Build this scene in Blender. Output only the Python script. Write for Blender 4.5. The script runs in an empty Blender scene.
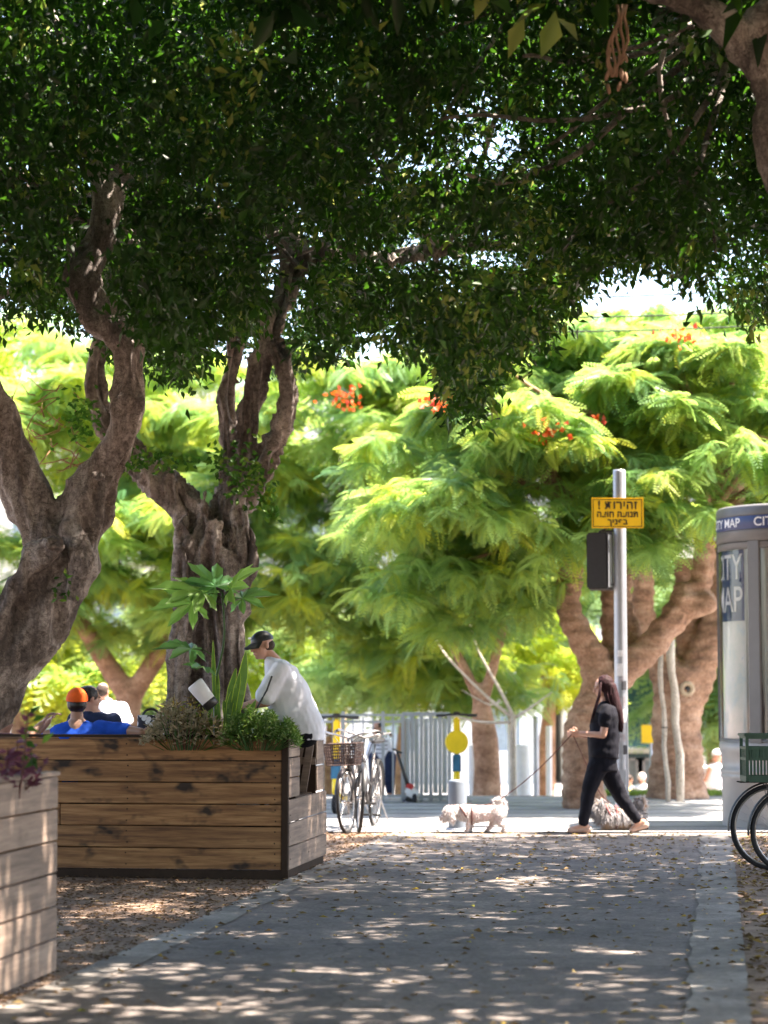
import bpy, bmesh, math, random
import numpy as np
from mathutils import Vector, Matrix, Quaternion, noise
random.seed(7); rng = np.random.default_rng(7)
PI = math.pi; R = math.radians
sc = bpy.context.scene
C = bpy.context.collection
F = 2200.0; PITCH = math.atan(178/F); CAMZ = 1.5
cP, sP = math.cos(PITCH), math.sin(PITCH)
def at(px, py, Y):
    """the point of the place at distance Y seen at this pixel of the photograph"""
    u = (px-384)/F; v = (512-py)/F
    k = Y/(cP - v*sP)
    return Vector((u*k, Y, CAMZ + (sP+v*cP)*k))
def gp(px, py, z=0.0):
    v = (512-py)/F; k = (z-CAMZ)/(sP+v*cP)
    return Vector(((px-384)/F*k, (cP-v*sP)*k, z))
def proj(x, y, z):
    """numpy: pixel of world points"""
    dz = z-CAMZ
    fw = y*cP + dz*sP; up = -y*sP + dz*cP
    return 384+F*x/fw, 512-F*up/fw
# ------------------------------------------------------------------ materials
def nodes(name):
    m = bpy.data.materials.new(name); m.use_nodes = True
    nt = m.node_tree; b = nt.nodes['Principled BSDF']
    return m, nt, b
def N(nt, t, **kw):
    n = nt.nodes.new(t)
    for k, v in kw.items():
        if k in n.inputs: n.inputs[k].default_value = v
        else: setattr(n, k, v)
    return n
def ramp(nt, fac, stops):
    r = nt.nodes.new('ShaderNodeValToRGB')
    el = r.color_ramp.elements
    while len(el) < len(stops): el.new(0.5)
    for e, (p, c) in zip(el, stops):
        e.position = p; e.color = (*c, 1) if len(c) == 3 else c
    nt.links.new(fac, r.inputs[0]); return r.outputs[0]
def coords(nt, scale=(1,1,1), island=0.0, kind='Object'):
    tc = nt.nodes.new('ShaderNodeTexCoord'); mp = nt.nodes.new('ShaderNodeMapping')
    mp.inputs['Scale'].default_value = scale
    nt.links.new(tc.outputs[kind], mp.inputs[0])
    if island:
        g = nt.nodes.new('ShaderNodeNewGeometry')
        mu = nt.nodes.new('ShaderNodeMath'); mu.operation = 'MULTIPLY'; mu.inputs[1].default_value = island
        nt.links.new(g.outputs['Random Per Island'], mu.inputs[0])
        va = nt.nodes.new('ShaderNodeVectorMath'); va.operation = 'ADD'
        nt.links.new(mp.outputs[0], va.inputs[0]); nt.links.new(mu.outputs[0], va.inputs[1])
        return va.outputs[0]
    return mp.outputs[0]
def bump(nt, b, h, strength=0.3, dist=0.01):
    bp = nt.nodes.new('ShaderNodeBump'); bp.inputs['Strength'].default_value = strength
    bp.inputs['Distance'].default_value = dist
    nt.links.new(h, bp.inputs['Height']); nt.links.new(bp.outputs[0], b.inputs['Normal'])
def noisetex(nt, vec, scale, detail=5, rough=0.6):
    n = nt.nodes.new('ShaderNodeTexNoise'); n.inputs['Scale'].default_value = scale
    n.inputs['Detail'].default_value = detail; n.inputs['Roughness'].default_value = rough
    nt.links.new(vec, n.inputs['Vector']); return n.outputs['Fac']
def simple(name, col, rough=0.6, metal=0.0, var=0.25, scale=12, bmp=0.15, emit=None):
    m, nt, b = nodes(name)
    v = coords(nt); f = noisetex(nt, v, scale)
    c = ramp(nt, f, [(0.3, tuple(x*(1-var) for x in col)), (0.7, tuple(min(1, x*(1+var)) for x in col))])
    nt.links.new(c, b.inputs['Base Color']); b.inputs['Specular IOR Level'].default_value = 0.5 if rough < 0.7 else 0.2
    b.inputs['Roughness'].default_value = rough; b.inputs['Metallic'].default_value = metal
    if bmp: bump(nt, b, f, bmp, 0.005)
    if emit: b.inputs['Emission Color'].default_value = (*col, 1); b.inputs['Emission Strength'].default_value = emit
    return m
def leafmat(name, stops, rough=0.45, trans=0.35, tcol=(0.25, 0.45, 0.04), spec=0.5):
    m, nt, b = nodes(name)
    at_ = nt.nodes.new('ShaderNodeAttribute'); at_.attribute_name = 'tint'
    c = ramp(nt, at_.outputs['Fac'], stops)
    nt.links.new(c, b.inputs['Base Color']); b.inputs['Roughness'].default_value = rough
    b.inputs['Specular IOR Level'].default_value = spec
    tr = nt.nodes.new('ShaderNodeBsdfTranslucent')
    mx = nt.nodes.new('ShaderNodeMix'); mx.data_type = 'RGBA'; mx.blend_type = 'MIX'; mx.inputs[0].default_value = 0.6
    nt.links.new(c, mx.inputs[6]); mx.inputs[7].default_value = (*tcol, 1)
    nt.links.new(mx.outputs[2], tr.inputs[0])
    ms = nt.nodes.new('ShaderNodeMixShader'); ms.inputs[0].default_value = trans
    nt.links.new(b.outputs[0], ms.inputs[1]); nt.links.new(tr.outputs[0], ms.inputs[2])
    nt.links.new(ms.outputs[0], nt.nodes['Material Output'].inputs[0])
    return m
def woodmat(name, stretch, c0, c1, c2, knots=0.5, rough=0.75):
    m, nt, b = nodes(name)
    v = coords(nt, stretch, island=37.0)
    f = noisetex(nt, v, 3.0, 8, 0.65)
    base = ramp(nt, f, [(0.28, c0), (0.5, c1), (0.72, c2)])
    # knots and burn marks, shapes of the boards' own
    v2 = coords(nt, tuple(0.35*s**0.5 + 0.9 for s in stretch), island=11.0)
    f2 = noisetex(nt, v2, 2.6, 3, 0.55)
    k = ramp(nt, f2, [(0.56, (1,1,1)), (0.66, (1-knots,)*3)])
    mm = nt.nodes.new('ShaderNodeMix'); mm.data_type = 'RGBA'; mm.blend_type = 'MULTIPLY'; mm.inputs[0].default_value = 1
    nt.links.new(base, mm.inputs[6]); nt.links.new(k, mm.inputs[7])
    g = nt.nodes.new('ShaderNodeNewGeometry')
    pi = ramp(nt, g.outputs['Random Per Island'], [(0, (0.78,0.76,0.74)), (1, (1.1,1.08,1.05))])
    m2 = nt.nodes.new('ShaderNodeMix'); m2.data_type = 'RGBA'; m2.blend_type = 'MULTIPLY'; m2.inputs[0].default_value = 1
    nt.links.new(mm.outputs[2], m2.inputs[6]); nt.links.new(pi, m2.inputs[7])
    nt.links.new(m2.outputs[2], b.inputs['Base Color'])
    b.inputs['Roughness'].default_value = rough
    bump(nt, b, f, 0.35, 0.006)
    return m
def barkmat(name, dark, mid, light, sc1=3.0, zs=0.35, strength=0.6):
    m, nt, b = nodes(name)
    v = coords(nt, (1,1,zs)); f = noisetex(nt, v, sc1, 8, 0.7)
    v2 = coords(nt); f2 = noisetex(nt, v2, 22, 6, 0.7); f3 = noisetex(nt, v2, 1.7, 3, 0.5)
    ad = N(nt, 'ShaderNodeMath', operation='MULTIPLY_ADD'); ad.inputs[1].default_value = 0.45
    nt.links.new(f2, ad.inputs[0]); nt.links.new(f, ad.inputs[2])
    c = ramp(nt, ad.outputs[0], [(0.5, dark), (0.68, mid), (0.9, light)])
    pt = ramp(nt, f3, [(0.35, (0.75,0.72,0.7)), (0.65, (1.12,1.1,1.08))])
    mm = nt.nodes.new('ShaderNodeMix'); mm.data_type = 'RGBA'; mm.blend_type = 'MULTIPLY'; mm.inputs[0].default_value = 1
    nt.links.new(c, mm.inputs[6]); nt.links.new(pt, mm.inputs[7])
    nt.links.new(mm.outputs[2], b.inputs['Base Color']); b.inputs['Roughness'].default_value = 0.85
    vo = nt.nodes.new('ShaderNodeTexVoronoi'); vo.feature = 'DISTANCE_TO_EDGE'; vo.inputs['Scale'].default_value = 9
    mpv = nt.nodes.new('ShaderNodeMapping'); mpv.inputs['Scale'].default_value = (1.6,1.6,0.55)
    nz = nt.nodes.new('ShaderNodeTexNoise'); nz.inputs['Scale'].default_value = 6; va = nt.nodes.new('ShaderNodeVectorMath'); va.operation = 'ADD'
    nt.links.new(v2, nz.inputs['Vector']); nt.links.new(v2, va.inputs[0]); nt.links.new(nz.outputs['Color'], va.inputs[1]); nt.links.new(va.outputs[0], mpv.inputs[0]); nt.links.new(mpv.outputs[0], vo.inputs['Vector'])
    ck = ramp(nt, vo.outputs['Distance'], [(0.0,(0.35,0.33,0.32)), (0.07,(1,1,1))])
    mc = nt.nodes.new('ShaderNodeMix'); mc.data_type = 'RGBA'; mc.blend_type = 'MULTIPLY'; mc.inputs[0].default_value = 0.8
    nt.links.new(mm.outputs[2], mc.inputs[6]); nt.links.new(ck, mc.inputs[7]); nt.links.new(mc.outputs[2], b.inputs['Base Color'])
    h2 = N(nt, 'ShaderNodeMath', operation='MULTIPLY_ADD'); h2.inputs[1].default_value = 0.5; nt.links.new(ck, h2.inputs[0]); nt.links.new(ad.outputs[0], h2.inputs[2])
    bump(nt, b, h2.outputs[0], strength, 0.035)
    return m
M = {}
M['ficus_bark'] = barkmat('ficus bark', (0.028,0.024,0.023), (0.16,0.132,0.12), (0.56,0.50,0.46))
M['poinciana_bark'] = barkmat('poinciana bark', (0.12,0.062,0.038), (0.32,0.18,0.11), (0.54,0.35,0.24), 2.5, 2.0, 0.5)
M['pale_bark'] = barkmat('pale bark', (0.4,0.34,0.28), (0.6,0.54,0.46), (0.75,0.7,0.62))
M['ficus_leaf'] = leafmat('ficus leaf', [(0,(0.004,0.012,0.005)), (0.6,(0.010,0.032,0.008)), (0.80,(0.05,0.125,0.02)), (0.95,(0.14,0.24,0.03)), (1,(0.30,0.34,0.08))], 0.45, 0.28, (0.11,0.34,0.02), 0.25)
M['poin_leaf'] = leafmat('poinciana leaf', [(0,(0.06,0.17,0.07)), (0.35,(0.18,0.34,0.12)), (0.65,(0.38,0.48,0.10)), (1,(0.60,0.58,0.03))], 0.45, 0.54, (0.50,0.72,0.15), 0.4)
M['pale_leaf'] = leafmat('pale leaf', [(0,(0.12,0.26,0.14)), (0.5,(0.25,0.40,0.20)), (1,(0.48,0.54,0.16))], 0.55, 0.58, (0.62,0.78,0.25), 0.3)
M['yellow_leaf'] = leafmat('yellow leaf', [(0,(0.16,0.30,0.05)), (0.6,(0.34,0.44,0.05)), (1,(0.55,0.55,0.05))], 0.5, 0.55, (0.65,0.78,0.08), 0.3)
M['petal'] = leafmat('orange petal', [(0,(0.45,0.03,0.005)), (1,(0.75,0.13,0.015))], 0.5, 0.3, (0.8,0.10,0.01))
M['papaya_leaf'] = leafmat('papaya leaf', [(0,(0.06,0.17,0.08)), (0.5,(0.10,0.25,0.10)), (1,(0.24,0.40,0.08))], 0.4, 0.45, (0.3,0.6,0.08))
M['fern_leaf'] = leafmat('ground cover leaf', [(0,(0.03,0.09,0.015)), (0.6,(0.08,0.18,0.025)), (1,(0.3,0.36,0.14))], 0.5, 0.3)
M['dry_leaf'] = leafmat('dry leaf', [(0,(0.07,0.04,0.02)), (0.55,(0.16,0.10,0.045)), (0.8,(0.38,0.28,0.12)), (0.93,(0.55,0.38,0.04)), (1,(0.25,0.34,0.06))], 0.7, 0.15, (0.4,0.25,0.05), 0.2)
M['soil_leaf'] = leafmat('crumbled brown leaf', [(0,(0.06,0.035,0.02)), (0.6,(0.15,0.09,0.05)), (0.95,(0.28,0.18,0.10)), (1,(0.5,0.4,0.12))], 0.8, 0.1, (0.3,0.2,0.1), 0.1)
M['purple_leaf'] = leafmat('purple leaf', [(0,(0.05,0.015,0.03)), (1,(0.12,0.03,0.06))], 0.45, 0.25, (0.3,0.05,0.1))
M['grass'] = leafmat('grass blade', [(0,(0.10,0.17,0.03)), (1,(0.34,0.38,0.08))], 0.6, 0.4)
M['wood_front'] = woodmat('brown planks', (0.6,1,9), (0.085,0.034,0.012), (0.25,0.122,0.046), (0.44,0.245,0.105), 0.9)
M['wood_side'] = woodmat('sky lit grey planks', (1,0.6,9), (0.12,0.088,0.070), (0.235,0.172,0.135), (0.34,0.26,0.205), 0.25)  # paler and greyer than the front: sky light on side faces, painted in
M['wood_dark'] = simple('dark stained timber', (0.035,0.02,0.012), 0.7)
M['red_trim'] = simple('dark red painted edge', (0.10,0.02,0.02), 0.5)
M['soil'] = simple('potting soil', (0.06,0.04,0.028), 0.95, 0, 0.5, 30, 0.6)
M['metal_grey'] = simple('galvanised steel', (0.36,0.38,0.42), 0.42, 0.55, 0.1, 9, 0.05)
M['paint_grey'] = simple('grey paint', (0.15,0.145,0.145), 0.45, 0.1, 0.08, 6, 0.04)
M['fence_grey'] = simple('fence grey paint', (0.36,0.39,0.42), 0.5, 0.2, 0.1)
M['black'] = simple('black plastic', (0.018,0.018,0.02), 0.4, 0, 0.2, 20, 0.05)
M['rubber'] = simple('tyre rubber', (0.022,0.022,0.024), 0.7, 0, 0.2, 60, 0.2)
M['chrome'] = simple('worn chrome', (0.36,0.34,0.33), 0.3, 0.9, 0.2, 15, 0.05)
M['dark_frame'] = simple('dark bicycle paint', (0.035,0.03,0.032), 0.35, 0.3)
M['rust_basket'] = simple('rusty basket wire', (0.075,0.05,0.045), 0.7, 0.3)
M['green_crate'] = simple('green crate plastic', (0.012,0.06,0.035), 0.4, 0, 0.15)
M['yellow'] = simple('yellow plastic', (0.88,0.62,0.012), 0.4, 0, 0.08, 8, 0.03)
M['sign_yellow'] = simple('sign yellow', (0.95,0.60,0.012), 0.45, 0, 0.06, 6, 0.02)
M['blue'] = simple('blue paint', (0.02,0.13,0.24), 0.4)
M['red'] = simple('red plastic', (0.5,0.03,0.03), 0.4)
M['white'] = simple('white plastic', (0.75,0.75,0.76), 0.4, 0, 0.06)
M['navy'] = simple('navy band', (0.03,0.05,0.16), 0.4, 0, 0.1)
M['white_ink'] = simple('white lettering', (0.8,0.8,0.82), 0.5, 0, 0.04)
M['black_ink'] = simple('black lettering', (0.03,0.025,0.015), 0.5)
M['bollard'] = simple('bollard grey paint', (0.13,0.155,0.19), 0.5, 0, 0.1)
M['skin'] = simple('skin', (0.50,0.27,0.19), 0.5, 0, 0.1, 10, 0.05)
M['skin_tan'] = simple('tanned skin', (0.40,0.22,0.15), 0.5, 0, 0.1, 10, 0.05)
M['white_cloth'] = simple('white cotton', (0.72,0.73,0.80), 0.85, 0, 0.05, 9, 0.5)
M['blue_cloth'] = simple('royal blue cotton', (0.015,0.09,0.55), 0.8, 0, 0.15, 9, 0.3)
M['black_cloth'] = simple('black cotton', (0.006,0.006,0.011), 0.85, 0, 0.3, 9, 0.3)
M['navy_cloth'] = simple('navy cotton', (0.02,0.03,0.07), 0.85, 0, 0.3)
M['orange_cloth'] = simple('orange cap cloth', (0.75,0.11,0.015), 0.75, 0, 0.12)
M['hair_dark'] = simple('dark hair', (0.015,0.01,0.009), 0.45, 0, 0.4, 40, 0.5)
M['hair_red'] = simple('reddish brown hair', (0.022,0.006,0.008), 0.75, 0, 0.5, 25, 0.5)
M['hair_grey'] = simple('cropped brown hair', (0.05,0.035,0.028), 0.7, 0, 0.3, 40, 0.5)
M['fur_white'] = simple('white fur', (0.74,0.70,0.69), 0.8, 0, 0.1, 20, 0.4)
M['fur_shade'] = simple('white fur tinted for shade', (0.60,0.45,0.43), 0.85, 0, 0.15, 20, 0.3)  # pinkish tone puts the shade on the white body into the colour
M['fur_grey'] = simple('grey fur', (0.34,0.32,0.33), 0.8, 0, 0.45, 20, 0.4)
M['fur_tan'] = simple('tan fur', (0.45,0.30,0.20), 0.8, 0, 0.3, 20, 0.4)
M['leather'] = simple('brown webbing', (0.10,0.04,0.035), 0.7)
M['shoe'] = simple('beige shoe', (0.45,0.30,0.24), 0.6)
M['plaster'] = simple('pale plaster', (0.72,0.70,0.66), 0.85, 0, 0.06, 1.5, 0.1)
M['plaster_cream'] = simple('cream plaster', (0.66,0.60,0.48), 0.85, 0, 0.06, 1.5, 0.1)
M['window'] = simple('window glass', (0.22,0.27,0.30), 0.12, 0, 0.2)
M['teal'] = simple('teal bus paint', (0.03,0.10,0.13), 0.35, 0, 0.2)
M['petrol'] = simple('teal cloth', (0.05,0.32,0.34), 0.8)
# kiosk glass
m, nt, b = nodes('kiosk glass')
gl = N(nt, 'ShaderNodeBsdfGlossy'); gl.inputs['Roughness'].default_value = 0.05; gl.inputs[0].default_value = (1,1,1,1)
tp = N(nt, 'ShaderNodeBsdfTransparent'); fr = N(nt, 'ShaderNodeFresnel'); fr.inputs[0].default_value = 1.6
mx = N(nt, 'ShaderNodeMixShader'); nt.links.new(fr.outputs[0], mx.inputs[0]); nt.links.new(tp.outputs[0], mx.inputs[1]); nt.links.new(gl.outputs[0], mx.inputs[2])
nt.links.new(mx.outputs[0], nt.nodes['Material Output'].inputs[0]); M['glass'] = m
# map poster: pale streets map
m, nt, b = nodes('city map print')
v = coords(nt, (1,1,1)); f = noisetex(nt, v, 4.0, 6, 0.7)
c = ramp(nt, f, [(0.3,(0.50,0.60,0.66)), (0.45,(0.66,0.68,0.64)), (0.6,(0.74,0.72,0.70)), (0.66,(0.40,0.52,0.62)), (0.75,(0.70,0.66,0.60))])
nt.links.new(c, b.inputs['Base Color']); b.inputs['Roughness'].default_value = 0.5; M['map'] = m
# asphalt path: worn, dusty
m, nt, b = nodes('worn path asphalt')
v = coords(nt); f1 = noisetex(nt, v, 0.9, 5, 0.6); f2 = noisetex(nt, v, 60, 4, 0.7); f3 = noisetex(nt, v, 5, 6, 0.7)
c1 = ramp(nt, f1, [(0.35,(0.105,0.093,0.092)), (0.62,(0.190,0.168,0.158))])
c2 = ramp(nt, f2, [(0.3,(0.72,0.72,0.72)), (0.7,(1.25,1.22,1.2))])
c3 = ramp(nt, f3, [(0.42,(0.8,0.77,0.74)), (0.6,(1.1,1.08,1.05))])
ma = N(nt,'ShaderNodeMix',data_type='RGBA',blend_type='MULTIPLY'); ma.inputs[0].default_value = 1
mb = N(nt,'ShaderNodeMix',data_type='RGBA',blend_type='MULTIPLY'); mb.inputs[0].default_value = 1
nt.links.new(c1, ma.inputs[6]); nt.links.new(c2, ma.inputs[7]); nt.links.new(ma.outputs[2], mb.inputs[6]); nt.links.new(c3, mb.inputs[7])
vo = nt.nodes.new('ShaderNodeTexVoronoi'); vo.feature = 'DISTANCE_TO_EDGE'; vo.inputs['Scale'].default_value = 0.55
nz = nt.nodes.new('ShaderNodeTexNoise'); nz.inputs['Scale'].default_value = 2.5; nz.inputs['Detail'].default_value = 5; va = nt.nodes.new('ShaderNodeVectorMath'); va.operation = 'ADD'
nt.links.new(v, nz.inputs['Vector']); nt.links.new(v, va.inputs[0]); nt.links.new(nz.outputs['Color'], va.inputs[1]); nt.links.new(va.outputs[0], vo.inputs['Vector'])
ck = ramp(nt, vo.outputs['Distance'], [(0.0,(0.45,0.42,0.40)), (0.012,(1,1,1))])
vp = nt.nodes.new('ShaderNodeTexVoronoi'); vp.inputs['Scale'].default_value = 45; nt.links.new(v, vp.inputs['Vector'])
sp = ramp(nt, vp.outputs['Color'], [(0.2,(0.8,0.8,0.8)), (0.8,(1.2,1.19,1.17))])
mcx = N(nt,'ShaderNodeMix',data_type='RGBA',blend_type='MULTIPLY'); mcx.inputs[0].default_value = 1; mcy = N(nt,'ShaderNodeMix',data_type='RGBA',blend_type='MULTIPLY'); mcy.inputs[0].default_value = 1
nt.links.new(mb.outputs[2], mcx.inputs[6]); nt.links.new(ck, mcx.inputs[7]); nt.links.new(mcx.outputs[2], mcy.inputs[6]); nt.links.new(sp, mcy.inputs[7])
nt.links.new(mcy.outputs[2], b.inputs['Base Color']); b.inputs['Roughness'].default_value = 0.85; bump(nt, b, f2, 0.5, 0.006); M['asphalt'] = m
def groundmat(name, a, bb, cc, s1=2.0, s2=40, st=0.5):
    m, nt, b = nodes(name)
    v = coords(nt); f1 = noisetex(nt, v, s1, 6, 0.65); f2 = noisetex(nt, v, s2, 5, 0.7)
    ad = N(nt, 'ShaderNodeMath', operation='MULTIPLY_ADD'); ad.inputs[1].default_value = 0.5
    nt.links.new(f2, ad.inputs[0]); nt.links.new(f1, ad.inputs[2])
    c = ramp(nt, ad.outputs[0], [(0.55, a), (0.75, bb), (0.95, cc)])
    nt.links.new(c, b.inputs['Base Color']); b.inputs['Roughness'].default_value = 0.9; bump(nt, b, f2, st, 0.02)
    return m
M['dirt'] = groundmat('trodden soil', (0.10,0.062,0.042), (0.22,0.145,0.10), (0.36,0.26,0.19), 2.5, 35, 0.8)
M['concrete'] = groundmat('pavement concrete', (0.17,0.165,0.17), (0.26,0.255,0.255), (0.34,0.33,0.32), 1.2, 30, 0.25)
M['edge_concrete'] = groundmat('edging concrete', (0.12,0.104,0.094), (0.20,0.178,0.16), (0.34,0.31,0.28), 1.8, 30, 0.5)
M['road'] = groundmat('street asphalt', (0.10,0.10,0.10), (0.14,0.14,0.14), (0.18,0.18,0.18), 1, 30, 0.3)
M['turf'] = groundmat('turf', (0.07,0.10,0.03), (0.13,0.17,0.04), (0.22,0.24,0.08), 2, 40, 0.5)
# ------------------------------------------------------------------ objects
WLOC = {}
def wloc(p): return WLOC.get(p.name, Vector((0,0,0))) if p else Vector((0,0,0))
def tag(o, label=None, cat=None, group=None, kind=None):
    if label: o['label'] = label
    if cat: o['category'] = cat
    if group: o['group'] = group
    if kind: o['kind'] = kind
    return o
def thing(name, loc, label, cat, group=None, rz=0):
    o = bpy.data.objects.new(name, None); C.objects.link(o); o.empty_display_size = 0.1
    o.location = loc; o.rotation_euler = (0,0,rz); WLOC[o.name] = Vector(loc)
    return tag(o, label, cat, group)
def link_mesh(me, name, mat, parent=None, smooth=False, local=False):
    o = bpy.data.objects.new(name, me); me.name = name
    C.objects.link(o)
    if parent:
        o.parent = parent
        if not local:
            me.transform(Matrix.Translation(-wloc(parent)))
        WLOC[o.name] = wloc(parent) if not local else Vector((0,0,0))
    if isinstance(mat, (list, tuple)):
        for q in mat: me.materials.append(q)
    else: me.materials.append(mat)
    if smooth:
        me.polygons.foreach_set('use_smooth', [True]*len(me.polygons))
    return o
class MB:
    def __init__(s): s.v = []; s.f = []; s.m = []
    def add(s, vs, fs, mi=0):
        k = len(s.v); s.v += [tuple(p) for p in vs]; s.f += [tuple(i+k for i in q) for q in fs]; s.m += [mi]*len(fs)
    def box(s, c, size, mat=None, bevel=0.0, mi=0):
        c = Vector(c); hx, hy, hz = size[0]/2, size[1]/2, size[2]/2
        M3 = mat if mat is not None else Matrix.Identity(3)
        if bevel > 0:
            bm = bmesh.new(); bmesh.ops.create_cube(bm, size=1)
            for q in bm.verts: q.co = Vector((q.co.x*2*hx, q.co.y*2*hy, q.co.z*2*hz))
            bmesh.ops.bevel(bm, geom=bm.edges[:], offset=bevel, segments=2, affect='EDGES')
            bm.verts.index_update()
            s.add([c + M3@q.co for q in bm.verts], [[q.index for q in f.verts] for f in bm.faces], mi); bm.free(); return s
        vs = [c + M3@Vector((x*hx, y*hy, z*hz)) for x in (-1,1) for y in (-1,1) for z in (-1,1)]
        s.add(vs, [(0,1,3,2),(4,6,7,5),(0,4,5,1),(2,3,7,6),(0,2,6,4),(1,5,7,3)], mi); return s
    def tube(s, pts, rad, n=10, closed=False, caps=True, wob=None, mi=0, sx=1.0, up=None):
        pts = [Vector(p) for p in pts]
        if not hasattr(rad, '__len__'): rad = [rad]*len(pts)
        k = len(pts); vs = []; fs = []
        prev = None
        for i in range(k):
            if closed: t = pts[(i+1)%k]-pts[i-1]
            else: t = pts[min(i+1,k-1)]-pts[max(i-1,0)]
            if t.length < 1e-9: t = Vector((0,0,1))
            t.normalize()
            if prev is None:
                a = up.copy() if up is not None else (Vector((0,0,1)) if abs(t.z) < 0.9 else Vector((1,0,0)))
                nx = t.cross(a).normalized()
            else:
                nx = prev - t*prev.dot(t)
                nx = nx.normalized() if nx.length > 1e-6 else t.orthogonal().normalized()
            prev = nx; ny = t.cross(nx)
            for j in range(n):
                a = 2*PI*j/n; r = rad[i]
                if wob: r *= wob(i, a, pts[i])
                vs.append(pts[i] + nx*(math.cos(a)*r*sx) + ny*(math.sin(a)*r))
        for i in range(k if closed else k-1):
            for j in range(n):
                a = i*n+j; b_ = i*n+(j+1)%n; i2 = (i+1)%k
                fs.append((a, b_, i2*n+(j+1)%n, i2*n+j))
        if caps and not closed:
            fs.append(tuple(range(n-1,-1,-1))); fs.append(tuple((k-1)*n+j for j in range(n)))
        s.add(vs, fs, mi); return s
    def capsule(s, p0, p1, r0, r1, n=14):
        p0 = Vector(p0); p1 = Vector(p1); d = p1-p0; L = d.length
        d = d/L if L > 1e-6 else Vector((0,0,1))
        P = []; Rr = []
        for k in range(5):
            a = PI/2*k/5; P.append(p0 - d*r0*math.cos(a)*0.999); Rr.append(max(r0*math.sin(a), 0.0008))
        m_ = max(2, int(L/0.03))
        for k in range(m_+1): t = k/m_; P.append(p0+d*L*t); Rr.append(r0+(r1-r0)*t)
        for k in range(4,-1,-1):
            a = PI/2*k/5; P.append(p1 + d*r1*math.cos(a)*0.999); Rr.append(max(r1*math.sin(a), 0.0008))
        return s.tube(P, Rr, n)
    def chain(s, pts, rad, n=14):
        for i in range(len(pts)-1): s.capsule(pts[i], pts[i+1], rad[i], rad[i+1], n)
        return s
    def ell(s, c, r, rot=None, n=16):
        c = Vector(c); vs = []; fs = []; rot = rot or Matrix.Identity(3)
        m_ = n//2+1
        for i in range(m_+1):
            th = PI*i/m_
            th = min(max(th, 0.02), PI-0.02)
            for j in range(n):
                ph = 2*PI*j/n
                vs.append(c + rot@Vector((r[0]*math.sin(th)*math.cos(ph), r[1]*math.sin(th)*math.sin(ph), r[2]*math.cos(th))))
        for i in range(m_):
            for j in range(n): fs.append((i*n+j, (i+1)*n+j, (i+1)*n+(j+1)%n, i*n+(j+1)%n))
        fs.append(tuple(range(n))); fs.append(tuple(m_*n+j for j in range(n-1,-1,-1)))
        s.add(vs, fs); return s
    def loft(s, secs, n=20):
        """secs: (centre, right vector * half width, forward vector * half depth)"""
        vs = []; fs = []
        for c, a_, b_ in secs:
            c = Vector(c); a_ = Vector(a_); b_ = Vector(b_)
            for j in range(n):
                t = 2*PI*j/n; ct, st = math.cos(t), math.sin(t)
                ct = math.copysign(abs(ct)**0.85, ct); st = math.copysign(abs(st)**0.85, st)
                vs.append(c + a_*ct + b_*st)
        k = len(secs)
        for i in range(k-1):
            for j in range(n): fs.append((i*n+j, i*n+(j+1)%n, (i+1)*n+(j+1)%n, (i+1)*n+j))
        fs.append(tuple(range(n-1,-1,-1))); fs.append(tuple((k-1)*n+j for j in range(n)))
        s.add(vs, fs); return s
    def lathe(s, prof, c=(0,0,0), n=32, a0=0, a1=2*PI, caps=False):
        full = abs(a1-a0-2*PI) < 1e-6; m_ = n if full else n+1
        vs = [(c[0]+r*math.cos(a0+(a1-a0)*j/n), c[1]+r*math.sin(a0+(a1-a0)*j/n), c[2]+z) for r, z in prof for j in range(m_)]
        fs = []
        for i in range(len(prof)-1):
            for j in range(n):
                j2 = (j+1) % m_
                fs.append((i*m_+j, i*m_+j2, (i+1)*m_+j2, (i+1)*m_+j))
        s.add(vs, fs); return s
    def mesh(s):
        me = bpy.data.meshes.new('m'); me.from_pydata(s.v, [], s.f)
        me.polygons.foreach_set('material_index', s.m); me.update(); return me
    def build(s, name, mat, parent=None, smooth=False, local=False):
        return link_mesh(s.mesh(), name, mat, parent, smooth, local)
    def bake(s, name, mat, parent=None, voxel=0.01, smooth=4, disp=None, local=False):
        """fuse everything into one continuous surface"""
        me = s.mesh(); o = bpy.data.objects.new('tmp', me); C.objects.link(o)
        bm = bmesh.new(); bm.from_mesh(me); bmesh.ops.recalc_face_normals(bm, faces=bm.faces[:]); bm.to_mesh(me); bm.free()
        md = o.modifiers.new('r', 'REMESH'); md.mode = 'VOXEL'; md.voxel_size = voxel
        if smooth:
            m2 = o.modifiers.new('s', 'SMOOTH'); m2.iterations = smooth; m2.factor = 0.5
        dg = bpy.context.evaluated_depsgraph_get()
        out = bpy.data.meshes.new_from_object(o.evaluated_get(dg))
        bpy.data.objects.remove(o); bpy.data.meshes.remove(me)
        if disp:
            nv = len(out.vertices); co = np.empty(nv*3); no = np.empty(nv*3)
            out.vertices.foreach_get('co', co); out.vertices.foreach_get('normal', no)
            co = co.reshape(-1,3); no = no.reshape(-1,3)
            d = np.array([disp(Vector(p)) for p in co])
            co = co + no*d[:,None]; out.vertices.foreach_set('co', co.ravel()); out.update()
        return link_mesh(out, name, mat, parent, True, local)
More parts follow.
